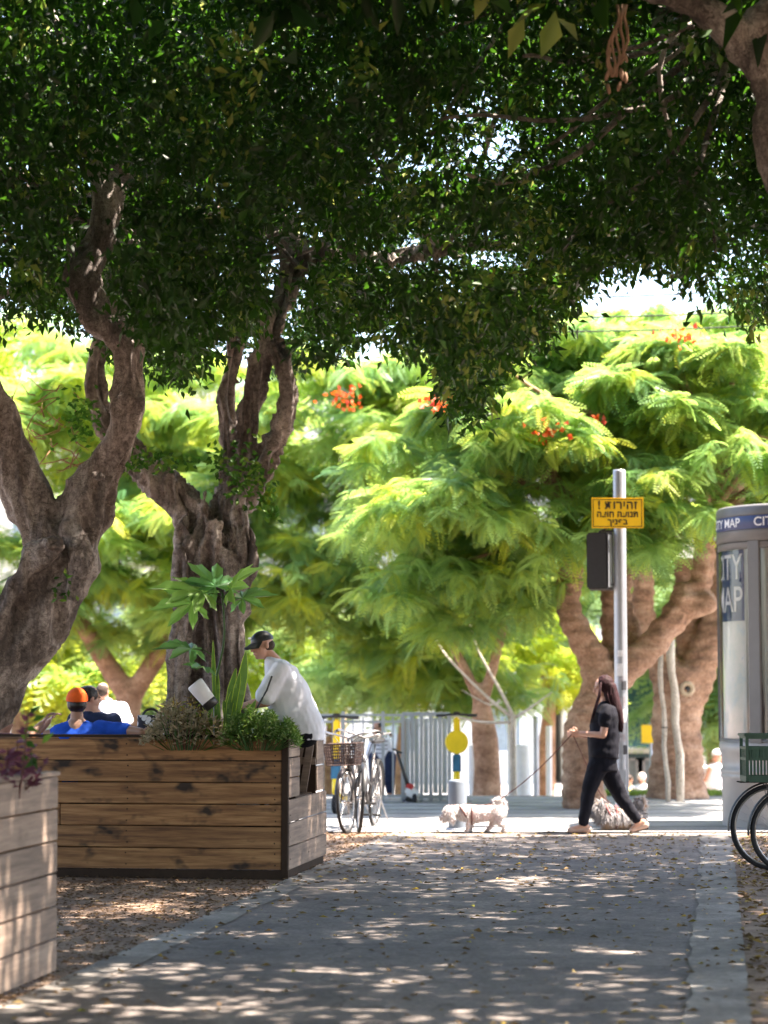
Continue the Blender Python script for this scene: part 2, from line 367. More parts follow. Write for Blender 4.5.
def fastmesh(V, Q, tint=None):
    """V (n,3), Q (m,k) faces of equal size"""
    me = bpy.data.meshes.new('m'); k = Q.shape[1]
    me.vertices.add(len(V)); me.vertices.foreach_set('co', np.ascontiguousarray(V, dtype=np.float32).ravel())
    me.loops.add(Q.size); me.loops.foreach_set('vertex_index', np.ascontiguousarray(Q, dtype=np.int32).ravel())
    me.polygons.add(len(Q)); me.polygons.foreach_set('loop_start', np.arange(0, Q.size, k, dtype=np.int32))
    me.update(calc_edges=True)
    if tint is not None:
        a = me.attributes.new('tint', 'FLOAT', 'FACE'); a.data.foreach_set('value', np.ascontiguousarray(tint, dtype=np.float32))
    return me
def spline(pts, step=0.08):
    """Catmull-Rom through (Vector, radius)"""
    P = [Vector((*p[0], p[1])) for p in pts]; out = []
    for i in range(len(P)-1):
        a = P[max(i-1,0)]; b_ = P[i]; c = P[i+1]; d = P[min(i+2,len(P)-1)]
        n = max(2, int((Vector(c[:3])-Vector(b_[:3])).length/step))
        for k in range(n):
            t = k/n
            q = 0.5*((2*b_) + (c-a)*t + (2*a-5*b_+4*c-d)*t*t + (3*b_-a-3*c+d)*t**3)
            out.append(q)
    out.append(P[-1])
    return [Vector(q[:3]) for q in out], [max(q[3],0.004) for q in out]
def pxl(lst):
    return [(at(a,b_,Y), w/2*Y/F) for a,b_,Y,w in lst]
# ------------------------------------------------------------------ leaf clouds
def leaves_mesh(P, ax, nrm, L, W, tint, fold=0.25):
    """diamond leaves folded along the midrib: P base points, ax directions, nrm normals"""
    ax = ax/np.linalg.norm(ax, axis=1, keepdims=True)
    sd = np.cross(nrm, ax); sd /= np.linalg.norm(sd, axis=1, keepdims=True)+1e-9
    nn = np.cross(ax, sd)
    L = L[:,None]; W = W[:,None]
    v0 = P; v1 = P+ax*L*0.42+sd*W*0.5+nn*W*fold; v2 = P+ax*L-nn*L*0.12; v3 = P+ax*L*0.42-sd*W*0.5+nn*W*fold
    V = np.stack([v0,v1,v2,v3],1).reshape(-1,3); n = len(P); b_ = np.arange(n)*4
    Q = np.concatenate([np.stack([b_,b_+1,b_+2],1), np.stack([b_,b_+2,b_+3],1)])
    return fastmesh(V, Q, np.concatenate([tint,tint]))
def clump_noise(X,Y,Z,f=0.9,s=0.0):
    return np.array([noise.noise((x*f+s,y*f,z*f)) for x,y,z in zip(X,Y,Z)])
def ficus_leaves(cent, per, spread, L0, sun=None):
    """clumps: twigs drooping with leaves on both sides"""
    n = len(cent); C_ = np.repeat(cent, per, axis=0); N_ = n*per
    tw = rng.normal(size=(n,3)); tw[:,2] -= 0.6; tw /= np.linalg.norm(tw,axis=1,keepdims=True)
    T = np.repeat(tw, per, axis=0); t = rng.uniform(-1,1,N_)
    P = C_ + T*(t*spread)[:,None] + rng.normal(size=(N_,3))*spread*0.33
    ax = T*0.7 + rng.normal(size=(N_,3))*0.8; ax[:,2] -= 0.45
    nr = rng.normal(size=(N_,3))*0.6; nr[:,2] += 0.8
    L = L0*rng.uniform(0.6,1.25,N_); W = L*rng.uniform(0.38,0.52,N_)
    tint = np.clip(np.repeat(np.where(rng.random(n) < np.where(clump_noise(cent[:,0],cent[:,1],cent[:,2],0.8,9.0) > 0.12, 0.42, 0.05), rng.uniform(0.75,0.95,n), rng.uniform(0,0.6,n)), per) + rng.uniform(-0.2,0.28,N_), 0, 1)  # brighter tint in grouped clumps stands in for sunlit patches of canopy
    return leaves_mesh(P, ax, nr, L, W, tint)
def frond_template(n=13, L=0.44, pl=0.105, w=0.030, droop=0.40):
    V = []; Q = []
    for i in range(n):
        t = (i+0.7)/n; x = t*L; z = -droop*L*t*t
        pp = pl*math.sin(PI*min(1,(0.18+0.72*t)))
        for s in (-1,1):
            b0 = len(V)
            fx = 0.35*pp
            V += [(x-w*0.5,0,z),(x+fx*0.5+w*0.15,s*pp*0.55,z-0.003+w*0.05),(x+fx,s*pp,z-pp*0.22),(x+fx*0.5+w,s*pp*0.5,z-0.006)]
            Q.append((b0,b0+1,b0+2,b0+3) if s > 0 else (b0,b0+3,b0+2,b0+1))
    V += [(0,-.004,0),(0,.004,0),(L,.001,-droop*L),(L,-.001,-droop*L)]; b0 = len(V)-4; Q.append((b0,b0+1,b0+2,b0+3))
    return np.array(V), np.array(Q)
def fronds_mesh(P, D, up, S, tint, tmpl):
    """P base, D direction, S size"""
    TV, TQ = tmpl; n = len(P)
    D = D/np.linalg.norm(D,axis=1,keepdims=True)
    sd = np.cross(up, D); sd /= np.linalg.norm(sd,axis=1,keepdims=True)+1e-9; nn = np.cross(D, sd)
    V = (P[:,None,:] + (TV[None,:,0:1]*D[:,None,:] + TV[None,:,1:2]*sd[:,None,:] + TV[None,:,2:3]*nn[:,None,:])*S[:,None,None])
    Q = (TQ[None]+ (np.arange(n)*len(TV))[:,None,None]).reshape(-1,4)
    tt = np.repeat(tint, len(TQ)) + rng.uniform(-0.06,0.06,n*len(TQ))
    return fastmesh(V.reshape(-1,3), Q, np.clip(tt,0,1))
TF = frond_template()
TF_FAR = frond_template(6, 0.5, 0.15, 0.07)
def poinciana_crown(blobs, n_ros, size=1.0, tmpl=TF, tintb=0.0, per=7, boundary=None):
    """rosettes of feathery fronds on the skins of several flattish lobes"""
    w = np.array([b_[1][0]*b_[1][1] for b_ in blobs]); w = w/w.sum()
    idx = rng.choice(len(blobs), n_ros, p=w)
    cc = np.array([b_[0] for b_ in blobs])[idx]; rr = np.array([b_[1] for b_ in blobs])[idx]
    # every lobe is broken into small sprays with gaps between them
    nsub = 15; sub = rng.normal(size=(len(blobs),nsub,3)); sub /= np.linalg.norm(sub,axis=2,keepdims=True); sub *= rng.uniform(0.25,1.0,(len(blobs),nsub,1))**0.5
    rs = rng.uniform(0.22,0.62,(len(blobs),nsub))
    j = rng.integers(0,nsub,n_ros)
    c2 = cc + sub[idx,j]*rr
    d = rng.normal(size=(n_ros,3)); d[:,2] = np.abs(d[:,2])*0.8-0.45*rng.uniform(0,1,n_ros)
    d /= np.linalg.norm(d,axis=1,keepdims=True)
    P = c2 + d*rs[idx,j][:,None]*np.array([1.25,1.25,0.7])*size*rng.uniform(0.5,1.1,(n_ros,1))
    if boundary is not None:
        keep = boundary(P); P = P[keep]; d = d[keep]
    n = len(P)
    ph = rng.uniform(0,2*PI,n); rsz = rng.uniform(0.6,1.25,n)
    PP = np.repeat(P,per,axis=0); dd = np.repeat(d,per,axis=0)
    a = np.repeat(ph,per)+np.tile(np.arange(per)*2*PI/per,n)+rng.normal(size=n*per)*0.45
    D = np.stack([np.cos(a),np.sin(a),rng.uniform(-0.95,0.35,n*per)],1) + dd*np.array([0.9,0.9,0.1])
    up = rng.normal(size=(n*per,3))*0.38; up[:,2] += 1; up += dd*0.5
    S = size*np.repeat(rsz,per)*rng.uniform(0.6,1.2,n*per)
    tint = np.clip(np.repeat(rng.beta(1.2,1.7,n),per)+tintb+rng.normal(size=n*per)*0.07,0,1)
    return fronds_mesh(PP, D, up, S, tint, tmpl), P
# ================================================================== THE SETTING
DX, DY = math.sin(R(8.55)), math.cos(R(8.55))        # direction of the path
PD = Vector((DX, DY, 0)); PN = Vector((DY, -DX, 0))   # along the path, to its right
def sheet(name, poly, mat, z, parent=None):
    me = bpy.data.meshes.new('m'); me.from_pydata([(p[0],p[1],z) for p in poly], [], [tuple(range(len(poly)))])
    me.update()
    if me.polygons[0].normal.z < 0: me.flip_normals()
    o = link_mesh(me, name, mat, parent); return o
mb = MB()
prof = [(-60,0),(29,0),(31.6,0),(33,-0.12),(40,-1.25),(44,-1.3),(500,-1.3)]
xs = [-300,-60,-20,20,60,300]
vs = [(x,y,z) for y,z in prof for x in xs]; n_ = len(xs)
mb.add(vs, [(i*n_+j,i*n_+j+1,(i+1)*n_+j+1,(i+1)*n_+j) for i in range(len(prof)-1) for j in range(n_-1)])
tag(mb.build('ground', M['dirt']), kind='structure')
PL = gp(192.5, 927.5)                                 # a point on the path's left edge
def pth(s, w): return PL + PD*s + PN*w                # s along, w to the right of the left edge
PLEN = 23.35
def s_for_Y(Y, w): return (Y - PL.y - PN.y*w)/PD.y
WR = (gp(752,1024)-PL).dot(PN)
s0, s1_ = -22, None
def strip(name, w0, w1, mat, z, Y1=PLEN):
    tag(sheet(name, [pth(s0,w0), pth(s0,w1), pth(s_for_Y(Y1,w1),w1), pth(s_for_Y(Y1,w0),w0)], mat, z), kind='structure')
strip('path', 0.0, WR, M['asphalt'], 0.004)
def edge_strip(name, w0, w1, z, amp, seed):
    """cast concrete edging with a worn uneven inner rim"""
    mb = MB(); n = 260; L = s_for_Y(PLEN, 0)-s0; vs = []
    for i in range(n+1):
        s = s0+L*i/n
        a = amp*noise.noise((s*1.3, seed, 0)) + 0.4*amp*noise.noise((s*6, seed, 3))
        b_ = 0.02*noise.noise((s*4, seed, 7))
        s2 = min(s, s_for_Y(PLEN, w1))
        if w0 < 1: p, q = pth(s2, w0+b_), pth(s2, w1+a)
        else: p, q = pth(s2, w0+a), pth(s2, w1+b_)
        vs += [(p.x,p.y,z),(q.x,q.y,z)]
    mb.add(vs, [(2*i,2*i+1,2*i+3,2*i+2) for i in range(n)])
    tag(mb.build(name, M['edge_concrete']), kind='structure')
edge_strip('path_edging', -0.08, 0.16, 0.010, 0.035, 1)
edge_strip('path_edging', WR-0.30, WR+0.0, 0.010, 0.06, 9)
tag(sheet('pavement', [(-14,PLEN-0.02),(16,PLEN-0.02),(16,31.2),(-14,31.2)], M['concrete'], 0.014), kind='structure')
# pale joints across the pavement
mb = MB()
for k in range(9):
    y = 24.2+k*0.85; mb.box((1,y,0.016),(30,0.02,0.003))
tag(mb.build('pavement_joints', M['road']), kind='structure')
tag(sheet('road', [(-80,46),(80,46),(80,58),(-80,58)], M['road'], -1.29), kind='structure')
tag(sheet('far_pavement', [(-80,58),(80,58),(80,66),(-80,66)], M['concrete'], -1.285), kind='structure')
tag(sheet('lawn', [(gp(596,800).x,31.25),(8.5,31.25),(8.5,32.4),(gp(596,800).x,32.4)], M['turf'], 0.018), kind='structure')
# grass blades on the verge
n = 9000
P = np.stack([rng.uniform(3.0,8.2,n), rng.uniform(31.2,32.4,n), np.full(n,0.0)],1)
ax = np.stack([rng.normal(size=n)*0.35, rng.normal(size=n)*0.35, np.ones(n)],1); nr = rng.normal(size=(n,3))
tag(link_mesh(leaves_mesh(P, ax, nr, rng.uniform(0.03,0.10,n), np.full(n,0.012), rng.uniform(0,1,n)), 'grass', M['grass']), kind='stuff')
# fallen leaves and crumbs on the path and the soil
def litter(n, smin, smax, w0, w1, z, Lr, dens=None, flat=0.25):
    s = rng.uniform(smin,smax,n); w = rng.uniform(w0,w1,n)
    if dens is not None:
        k = dens(s,w); s = s[k]; w = w[k]; n = len(s)
    X = PL.x+DX*s+PN.x*w; Y = PL.y+DY*s+PN.y*w
    ok = (Y < 23.6) | (np.abs(z) > 5); X = X[ok]; Y = Y[ok]; n = len(X)
    P = np.stack([X,Y,np.full(n,z)+rng.uniform(0,0.006,n)],1)
    a = rng.uniform(0,2*PI,n); ax = np.stack([np.cos(a),np.sin(a),rng.uniform(-0.02,flat,n)],1)
    nr = rng.normal(size=(n,3))*0.3; nr[:,2] += 1
    L = rng.uniform(*Lr,n); return leaves_mesh(P, ax, nr, L, L*rng.uniform(0.35,0.6,n), rng.beta(1.2,1.3,n))
tag(link_mesh(litter(3400,-9,9.5,0.0,WR,0.013,(0.018,0.07), lambda s,w: rng.random(len(s)) < np.where((s>3), 1.0, 0.45)), 'fallen_leaves', M['dry_leaf']), kind='stuff')
tag(link_mesh(litter(24000,-5,9.5,-3.6,-0.03,0.004,(0.008,0.045), None, 0.5), 'leaf_litter', M['soil_leaf']), kind='stuff')
tag(link_mesh(litter(9000,-9,9.0,WR+0.01,WR+3.0,0.006,(0.02,0.08), None, 0.5), 'leaf_litter', M['dry_leaf']), kind='stuff')
# ================================================================== TREES
def flute(amp, f=9.0, zs=0.12, knob=0.02, seed=0.0):
    def g(p):
        a = noise.noise((p.x*f+seed, p.y*f, p.z*f*zs+p.x*1.5))
        b_ = noise.noise((p.x*2.6, p.y*2.6+seed, p.z*2.6))
        c = noise.noise((p.x*22, p.y*22, p.z*14))
        k = noise.noise((p.x*5+7, p.y*5, p.z*5+seed))
        return -amp*abs(a)*1.6 + amp*0.12 + knob*b_*1.3 + 0.006*c + (knob*2.0*max(0,k-0.38))
    return g
def limbs_mesh(lims, name, mat, parent, voxel=0.03, disp=None, sm=3, n=18):
    mb = MB()
    for l in lims:
        P, Rr = spline(l, 0.09)
        sd = random.random()*50
        mb.tube(P, Rr, n, wob=lambda i,a,p: 1+0.16*noise.noise((p.x*1.7+sd, p.y*1.7+math.cos(a), p.z*1.7+math.sin(a))))
    return mb.bake(name, mat, parent, voxel, sm, disp)
def V3(x,y,z): return Vector((x,y,z))
YA = 16.0
tA = thing('ficus_tree', at(-105,900,YA)*1, 'old ficus leaning in from the left edge, forking low into two twisting limbs', 'tree', 'old ficus trees shading the path')
tA.location.z = 0; WLOC[tA.name] = Vector(tA.location)
limA = [pxl([(-110,905,YA,123.2),(-75,790,YA,93.3),(-34,708,YA,81.0),(-6,668,YA,79.2),(20,635,YA,75.7),(46,595,YA,72.2),(63,556,YA,65.1),(80,520,YA,51.0),(104,470,YA,44.0),(124,425,YA-.1,38.7),(130,370,YA-.1,34),(123,337,YA-.1,36),(95,308,YA,36),(82,276,YA,33),(98,236,YA,30),(108,198,YA,30),(98,162,YA,27),(84,122,YA,24.6),(90,60,YA,22.9),(110,0,YA,21.1)]),
        pxl([(58,575,YA,61.6),(40,530,YA,52.8),(18,478,YA,49.3),(0,425,YA,44.0),(-35,350,YA,40.5),(-60,260,YA,35.2),(-50,150,YA,29.9)]),
        pxl([(-30,650,YA-.3,44.0),(10,600,YA-.32,35.2),(48,545,YA-.3,33.4)]),
        pxl([(68,600,YA-.32,22.9),(85,560,YA-.28,19.4),(66,520,YA-.2,17.6)]),
        pxl([(84,262,YA,22.9),(60,215,YA+.4,19.4),(70,150,YA+.8,15.8)])]
trA = limbs_mesh(limA+[pxl([(52,548,YA-.42,26),(52,536,YA-.44,20)]), pxl([(148-12,405,YA-.2,20),(143,398,YA-.25,14)]), pxl([(98,478,YA-.25,22),(94,474,YA-.32,16)])], 'trunk', M['ficus_bark'], tA, 0.026, flute(0.07, 7, 0.3, 0.05))
YB = 20.5
tB = thing('ficus_tree', V3(at(207,850,YB).x,YB,0), 'old ficus with fluted trunk and four limbs behind the man in white shirt', 'tree', 'old ficus trees shading the path')
limB = [pxl([(206,860,YB,68.8),(204,760,YB,60.2),(202,690,YB,51.6),(208,620,YB,48.2),(212,570,YB,51.6),(205,525,YB,48.2)]),
        pxl([(236,860,YB,43.0),(228,740,YB-.05,31.0),(230,640,YB,27.5),(232,560,YB,31.0),(236,500,YB,29.2),(246,445,YB,27.5),(252,400,YB,22.4),(268,340,YB,22.4),(292,270,YB,25.8),(280,210,YB,24.1),(262,160,YB,20.6),(250,80,YB,18.9)]),
        pxl([(204,560,YB,43.0),(188,512,YB,39.6),(160,483,YB,36.1),(128,450,YB,32.7),(104,415,YB,29.2),(95,375,YB,24.1),(104,330,YB,20.6),(120,250,YB,24.1),(140,160,YB,18.9)]),
        pxl([(216,530,YB+.1,29.2),(230,470,YB+.2,22.4),(226,400,YB+.3,20.6),(234,340,YB+.3,18.9),(240,260,YB+.3,20.6)]),
        pxl([(240,505,YB-.1,29.2),(264,462,YB-.12,25.8),(286,412,YB-.12,20.6),(284,365,YB-.1,18.9),(262,325,YB,22.4),(250,270,YB,18.9)]),
        pxl([(292,270,YB,24.1),(340,252,YB-.2,20.6),(390,262,YB-.3,18.9),(440,248,YB-.4,17.2),(520,240,YB-.5,13.8),(580,205,YB-.5,10.3)]),
        pxl([(196,560,YB-.2,25.8),(186,620,YB-.25,22.4),(178,700,YB-.25,24.1),(180,800,YB-.2,34.4)]),
        pxl([(214,520,YB-.3,18.9),(212,600,YB-.34,17.2),(222,690,YB-.3,18.9),(218,800,YB-.25,25.8)])]
for xs_r in ([232,236,228,236,242],[196,190,188,182,176],[206,200,206,204,208],[246,250,240,244,250],[184,182,176,172,168],[222,226,232,226,218]):
    ys_r = [495+random.randint(-12,40),565,630,700,800]; w_r = random.uniform(9,15)
    limB.append(pxl([(x_,y_,YB-(.12 if i_ == 0 else .30)-.05*abs(math.sin(i_*2.1)),w_r*(1+.25*math.sin(i_*1.9))*(.35 if i_ == 0 else 1)) for i_,(x_,y_) in enumerate(zip(xs_r,ys_r))]))

limbs_mesh(limB, 'trunk', M['ficus_bark'], tB, 0.026, flute(0.15, 8, 0.10, 0.03, 3.0))
YC = 12.5
tC = thing('ficus_tree', V3(4.0,YC,0), 'ficus at the right edge whose thick pale limb arches across the top corner', 'tree', 'old ficus trees shading the path')
limC = [[(V3(4.0,YC,-.1),.4),(V3(3.9,YC,1.5),.32),(V3(3.5,YC,3.0),.26),(at(800,180,YC),.17),(at(776,92,YC),.125),(at(748,45,YC),.115),(at(708,12,YC),.11),(at(650,-14,YC),.10),(at(590,-42,YC),.09),(at(500,-90,YC),.08)],
        [(V3(3.7,YC,2.6),.22),(at(790,170,YC+1.5),.13),(at(768,110,YC+1.6),.08),(at(740,20,YC+1.8),.08),(at(700,-80,YC+2),.06)],
        [(at(742,50,YC),.12),(at(790,-10,YC),.12),(at(830,-80,YC),.10)]]
limbs_mesh(limC, 'trunk', M['ficus_bark'], tC, 0.026, flute(0.02, 9, 0.4, 0.025, 8.0))
# --- the dark canopy
BX = [-400,-60,0,40,70,90,130,160,200,250,300,330,360,400,435,455,470,485,500,520,540,560,600,640,690,720,768,1100]
BY = [345,325,318,325,322,345,375,388,382,378,378,372,345,352,385,412,425,415,380,362,358,330,285,262,282,312,335,345]
TOPZ = 8.2
def canopy_pts(n, ylo, yhi, frame_only, zmax=TOPZ):
    Y = rng.uniform(ylo,yhi,n); 
    if frame_only:
        px_ = rng.uniform(-70,840,n); py_ = rng.uniform(-60,430,n)
        # even density in the place: weight by distance squared
        keep = rng.random(n) < (Y/yhi)**2; Y = Y[keep]; px_ = px_[keep]; py_ = py_[keep]
        u = (px_-384)/F; v = (512-py_)/F; k = Y/(cP-v*sP)
        X = u*k; Z = CAMZ+(sP+v*cP)*k
    else:
        X = rng.uniform(-8,10.5,n); Z = rng.uniform(3.4,zmax,n); px_, py_ = proj(X,Y,Z)
    return X,Y,Z,px_,py_
cl = []
X,Y,Z,a_,b_ = canopy_pts(31000, 12.5, 22.9, True)
lim = np.interp(a_, BX, BY) - np.abs(rng.normal(size=len(X)))*16 - 6 + 12*np.sin(a_/9.0)*0.6
keep = (b_ < lim) & (Z < TOPZ)
keep &= ~((b_ < 35) & (a_ > 610) & (Y < 12.9)) 
hole = np.minimum(((a_-470)/62)**2+((b_-140)/50)**2, np.minimum(((a_-5)/22)**2+((b_-250)/55)**2, ((a_-395)/40)**2+((b_-165)/32)**2))
keep &= ~((hole < 1) & (rng.random(len(X)) < 0.68))
hole2 = np.minimum(((a_-610)/90)**2+((b_-110)/90)**2, ((a_-540)/60)**2+((b_-60)/60)**2)
keep &= ~((hole2 < 1) & (rng.random(len(X)) < 0.15))
hole3 = ((a_-735)/45)**2+((b_-262)/28)**2
keep &= ~((hole3 < 1) & (rng.random(len(X)) < 0.7))
# keep limbs visible where the photo shows them bare
bare = ((np.abs(a_-np.interp(b_,[150,165,198,236,276,308,337,370],[94,98,108,98,82,95,123,130])) < 30) & (b_ > 160) & (Y < YA+0.45)) | (((a_-425)/120)**2+((b_-252)/24)**2 < 1) & (Y < YB) | ((b_ > 325) & (a_ > 208) & (a_ < 304) & (Y < YB+.3)) | ((b_ > 215) & (np.abs(a_-np.interp(b_,[215,260,300,340],[284,292,284,272])) < 24) & (Y < YB+.2)) | ((np.abs(a_-700-(b_-15)*1.0) < 36) & (b_ < 115) & (a_ > 640) & (Y < YC+.35)) | ((b_ > 250) & (np.abs(a_-285) < 26) & (Y < YB) & (rng.random(len(X)) < 0.75))
keep &= ~bare
nz = clump_noise(X,Y,Z,1.5)
keep &= nz > -0.09
cl.append(np.stack([X[keep],Y[keep],Z[keep]],1))
vis = cl[0]
vx, _ = proj(vis[:,0],vis[:,1],vis[:,2])
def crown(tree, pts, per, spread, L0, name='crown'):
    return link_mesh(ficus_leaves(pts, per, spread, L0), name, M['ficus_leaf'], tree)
# added, unseen shading roof beyond the frame and above: bigger leaves, ragged with gaps
X,Y,Z,a_,b_ = canopy_pts(66000, -9.0, 23.6, False)
inside = (a_ > -90) & (a_ < 850) & (b_ > -60) & (Y > 6)
lowlim = np.where(Y < 12, Z > 2.5+.32*np.maximum(Y,0), b_ < np.interp(a_,BX,BY)-20)
keep = lowlim & (X < 9.5) & (Y < 22.9)
keep &= ~(inside & (b_ > -20)) 
nz = clump_noise(X,Y,Z,0.75,5.0); keep &= nz > -0.14
outer = np.stack([X[keep],Y[keep],Z[keep]],1)
ox = outer[:,0]; vxx = vis[:,0]
sets = [(tA, lambda a: a[:,0] < -1.75), (tB, lambda a: (a[:,0] >= -1.75) & ((a[:,1] > 14.5) & (a[:,0] < 1.9))), (tC, lambda a: (a[:,0] >= -1.75) & ~((a[:,1] > 14.5) & (a[:,0] < 1.9)))]
for tr, fn in sets:
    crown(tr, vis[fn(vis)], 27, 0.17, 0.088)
    crown(tr, outer[fn(outer)], 9, 0.34, 0.26, 'unseen_shade_crown')
# thin boughs running through the canopy
for tr, starts, fn in ((tA, [(at(84,122,YA),.07),(at(60,215,YA+.4),.05),(at(-50,150,YA),.08)], sets[0][1]), (tB, [(at(262,160,YB),.06),(at(440,248,YB-.4),.05),(at(240,260,YB+.3),.05),(at(140,160,YB),.05)], sets[1][1]), (tC, [(at(740,20,YC+1.8),.05)], sets[2][1])):
    mb = MB(); pool = vis[fn(vis)]
    for k in range(44):
        p0, r0 = random.choice(starts); tgt = Vector(pool[rng.integers(len(pool))])
        if (tgt-p0).length > 2.2: tgt = p0+(tgt-p0).normalized()*2.2
        mid = (p0+tgt)/2+Vector(rng.normal(size=3)*0.3)
        P_, R_ = spline([(p0,r0*0.6),(mid,r0*0.4),(tgt,0.012)], 0.15)
        P_ = [p+Vector((noise.noise(p*2),noise.noise(p*2+Vector((9,0,0))),noise.noise(p*2+Vector((0,9,0)))))*0.07 for p in P_]
        mb.tube(P_, R_, 7)
    mb.build('boughs', M['ficus_bark'], tr, True)
# hanging dead vine and fresh sprig at the top right
mb = MB()
for k in range(5):
    x0 = 617+k*3; P_ = [at(x0+4*math.sin(j*1.3+k)-j*1.6, 5+j*12, YC-.2) for j in range(7)]; mb.tube(P_, [0.012-0.001*j for j in range(7)], 6)
for k in range(16):
    mb.ell(at(612+random.uniform(-8,14), random.uniform(25,92), YC-.2), (0.012,0.008,0.035), Matrix.Rotation(random.uniform(-.6,.6),3,'Y'), 6)
mb.build('dead_vine', simple('dry vine',(0.25,0.15,0.10),0.8), tC, True)
def sprig(pts, tree, L=0.085, name='sprig'):
    P = np.array([tuple(at(a,b_,Y)) for a,b_,Y,_,_ in pts]); ax = np.array([(dx,0.1,dz) for *_,dx,dz in pts])
    nr = np.tile(np.array([0.1,-0.9,0.35]),(len(P),1)); n = len(P)
    link_mesh(leaves_mesh(P,ax,nr,np.full(n,L)*rng.uniform(0.8,1.2,n),np.full(n,L*0.5),rng.uniform(0.55,0.98,n)), name, M['ficus_leaf'], tree)
sprig([(678,30,12.1,-1,.2),(680,30,12.1,.6,.7),(678,32,12.1,-.8,.6),(682,34,12.1,.2,-.5),(692,42,12.1,-.4,-1),(697,45,12.1,-.1,-1),(705,42,12.1,.3,-1),(712,44,12.1,.5,-.9),(700,38,12.1,.5,.4),(688,34,12.1,.3,-.8),(718,52,12.1,.2,-1),(672,33,12.1,-.7,.1)], tC)
sprig([(60+random.uniform(-14,16),198+random.uniform(-14,10),YA-.3,random.uniform(-1,1),random.uniform(-.6,.8)) for k in range(26)], tA, 0.075)

# little epiphyte tufts in the crotches of the trunks
def tuft(tree, px, py, Y, w, h, n, L=0.07, name='leaf_tuft'):
    pts=[(px+random.gauss(0,w),py+random.gauss(0,h),Y+random.uniform(-.2,.1),random.uniform(-1,1),random.uniform(-.8,.9)) for k in range(n)]
    sprig(pts, tree, L, name)
tuft(tB,246,478,YB-.42,13,16,150); tuft(tB,222,462,YB-.3,9,8,50); tuft(tB,150,462,YB-.32,22,5,110); tuft(tB,82,418,YB-.3,10,16,120); tuft(tB,268,500,YB-.35,6,12,40)
tuft(tA,60,590,YA-.45,8,10,16,.05)
mb = MB()
for k in range(46):
    p = at(random.uniform(8,85),random.uniform(390,470),YB+.3+random.uniform(-.3,.3)); q = p+V3(random.uniform(-.3,.3),random.uniform(-.1,.1),random.uniform(-.25,.2)); mb.tube([p,(p+q)/2+V3(0,0,random.uniform(-.06,.06)),q],[.007,.006,.003],5)
mb.build('dry_twigs', simple('dry twigs',(0.30,0.17,0.09),0.8), tB, True)
# --- the sunlit poincianas
def tree_root(name, x, Y, label, z=0.0, group='flame trees on the far side'): return thing(name, V3(x,Y,z), label, 'tree', group)
def blob(px, py, Y, rx, ry, rz): return (tuple(at(px,py,Y)), (rx,ry,rz))
YT = 28.0
tD = tree_root('flame_tree', at(585,808,YT).x, YT, 'knobbly flame tree with raised arms and orange flowers directly behind the walking woman')
limD = [pxl([(585,815,YT,43.2),(582,780,YT,39.6),(583,735,YT,37.8),(595,695,YT,34.2),(610,668,YT,32.4)]),
        pxl([(602,685,YT,36.0),(592,655,YT,32.4),(574,625,YT,28.8),(568,595,YT,25.2),(572,560,YT,23.4),(560,500,YT,19.8),(520,430,YT,14.4),(470,380,YT,10.8)]),
        pxl([(612,670,YT+.2,27.0),(613,630,YT+.3,25.2),(612,590,YT+.3,25.2),(600,520,YT+.4,18.0),(610,420,YT,12.6)]),
        pxl([(610,685,YT,34.2),(640,655,YT,30.6),(662,633,YT,30.6),(682,606,YT,27.0),(700,585,YT,21.6),(704,560,YT,21.6),(708,520,YT,18.0),(730,450,YT,12.6)]),
        pxl([(672,598,YT,25.2),(682,600,YT,36.0),(700,604,YT-.05,28.8),(713,596,YT-.1,21.6)]),
        pxl([(668,612,YT-.1,23.4),(680,622,YT-.1,21.6)]),
        pxl([(612,660,YT+.1,19.8),(634,640,YT+.3,18.0),(622,600,YT+.4,19.8),(626,560,YT+.4,14.4)])]
def ringbump(p): return 0.010*math.sin(p.z*38+3*noise.noise(p*3)) + 0.03*noise.noise(p*5) + 0.006*noise.noise(p*25)
limbs_mesh(limD, 'trunk', M['poinciana_bark'], tD, 0.03, ringbump, 2)
def bnd(P):
    a,b_ = proj(P[:,0],P[:,1],P[:,2])
    L = np.interp(a, [330,380,440,520,560,600,640,700,760,900], [560,610,650,640,590,560,560,545,570,600])
    T = np.interp(a, [300,420,520,600,660,768,900], [380,330,315,312,302,316,330])
    return (b_ < L) & (b_ > T) & (P[:,1] > 26.0)
def fill_crown(tree, blobs, n, size, tmpl=TF, tb=0.0, per=7, boundary=None, mat='poin_leaf', name='crown'):
    me, P = poinciana_crown(blobs, n, size, tmpl, tb, per, boundary)
    link_mesh(me, name, M[mat], tree); return P
PC = fill_crown(tD, [blob(640,400,YT+.5,2.6,2.4,1.0),blob(560,470,YT-.6,1.9,1.8,.9),blob(480,520,YT-.3,1.5,1.5,1.0),blob(730,470,YT,1.7,1.9,.9),blob(690,360,YT+1.5,2.2,2,.7),blob(450,590,YT,1.0,1.2,.7),blob(560,390,YT+1.5,2.0,1.8,.8),blob(530,570,YT-.2,.8,1.0,.5),blob(640,520,YT-1.0,1.2,1.0,.55),blob(430,480,YT+1,1.3,1.4,.9),blob(610,365,YT+.4,1.8,1.4,.5)], 5400, 0.82, TF, 0.03, 7, bnd)
mb = MB()
for k in range(40):
    p0 = at(*random.choice([(560,500,YT),(520,430,YT),(610,420,YT),(730,450,YT),(708,520,YT),(600,520,YT)])); t = Vector(PC[rng.integers(len(PC))])
    if (t-p0).length > 3: t = p0+(t-p0).normalized()*3
    P_,R_ = spline([(p0,.055),((p0+t)/2+Vector(rng.normal(size=3)*.2),.03),(t,.01)],.2); mb.tube(P_,R_,6)
mb.build('boughs', M['poinciana_bark'], tD, True)
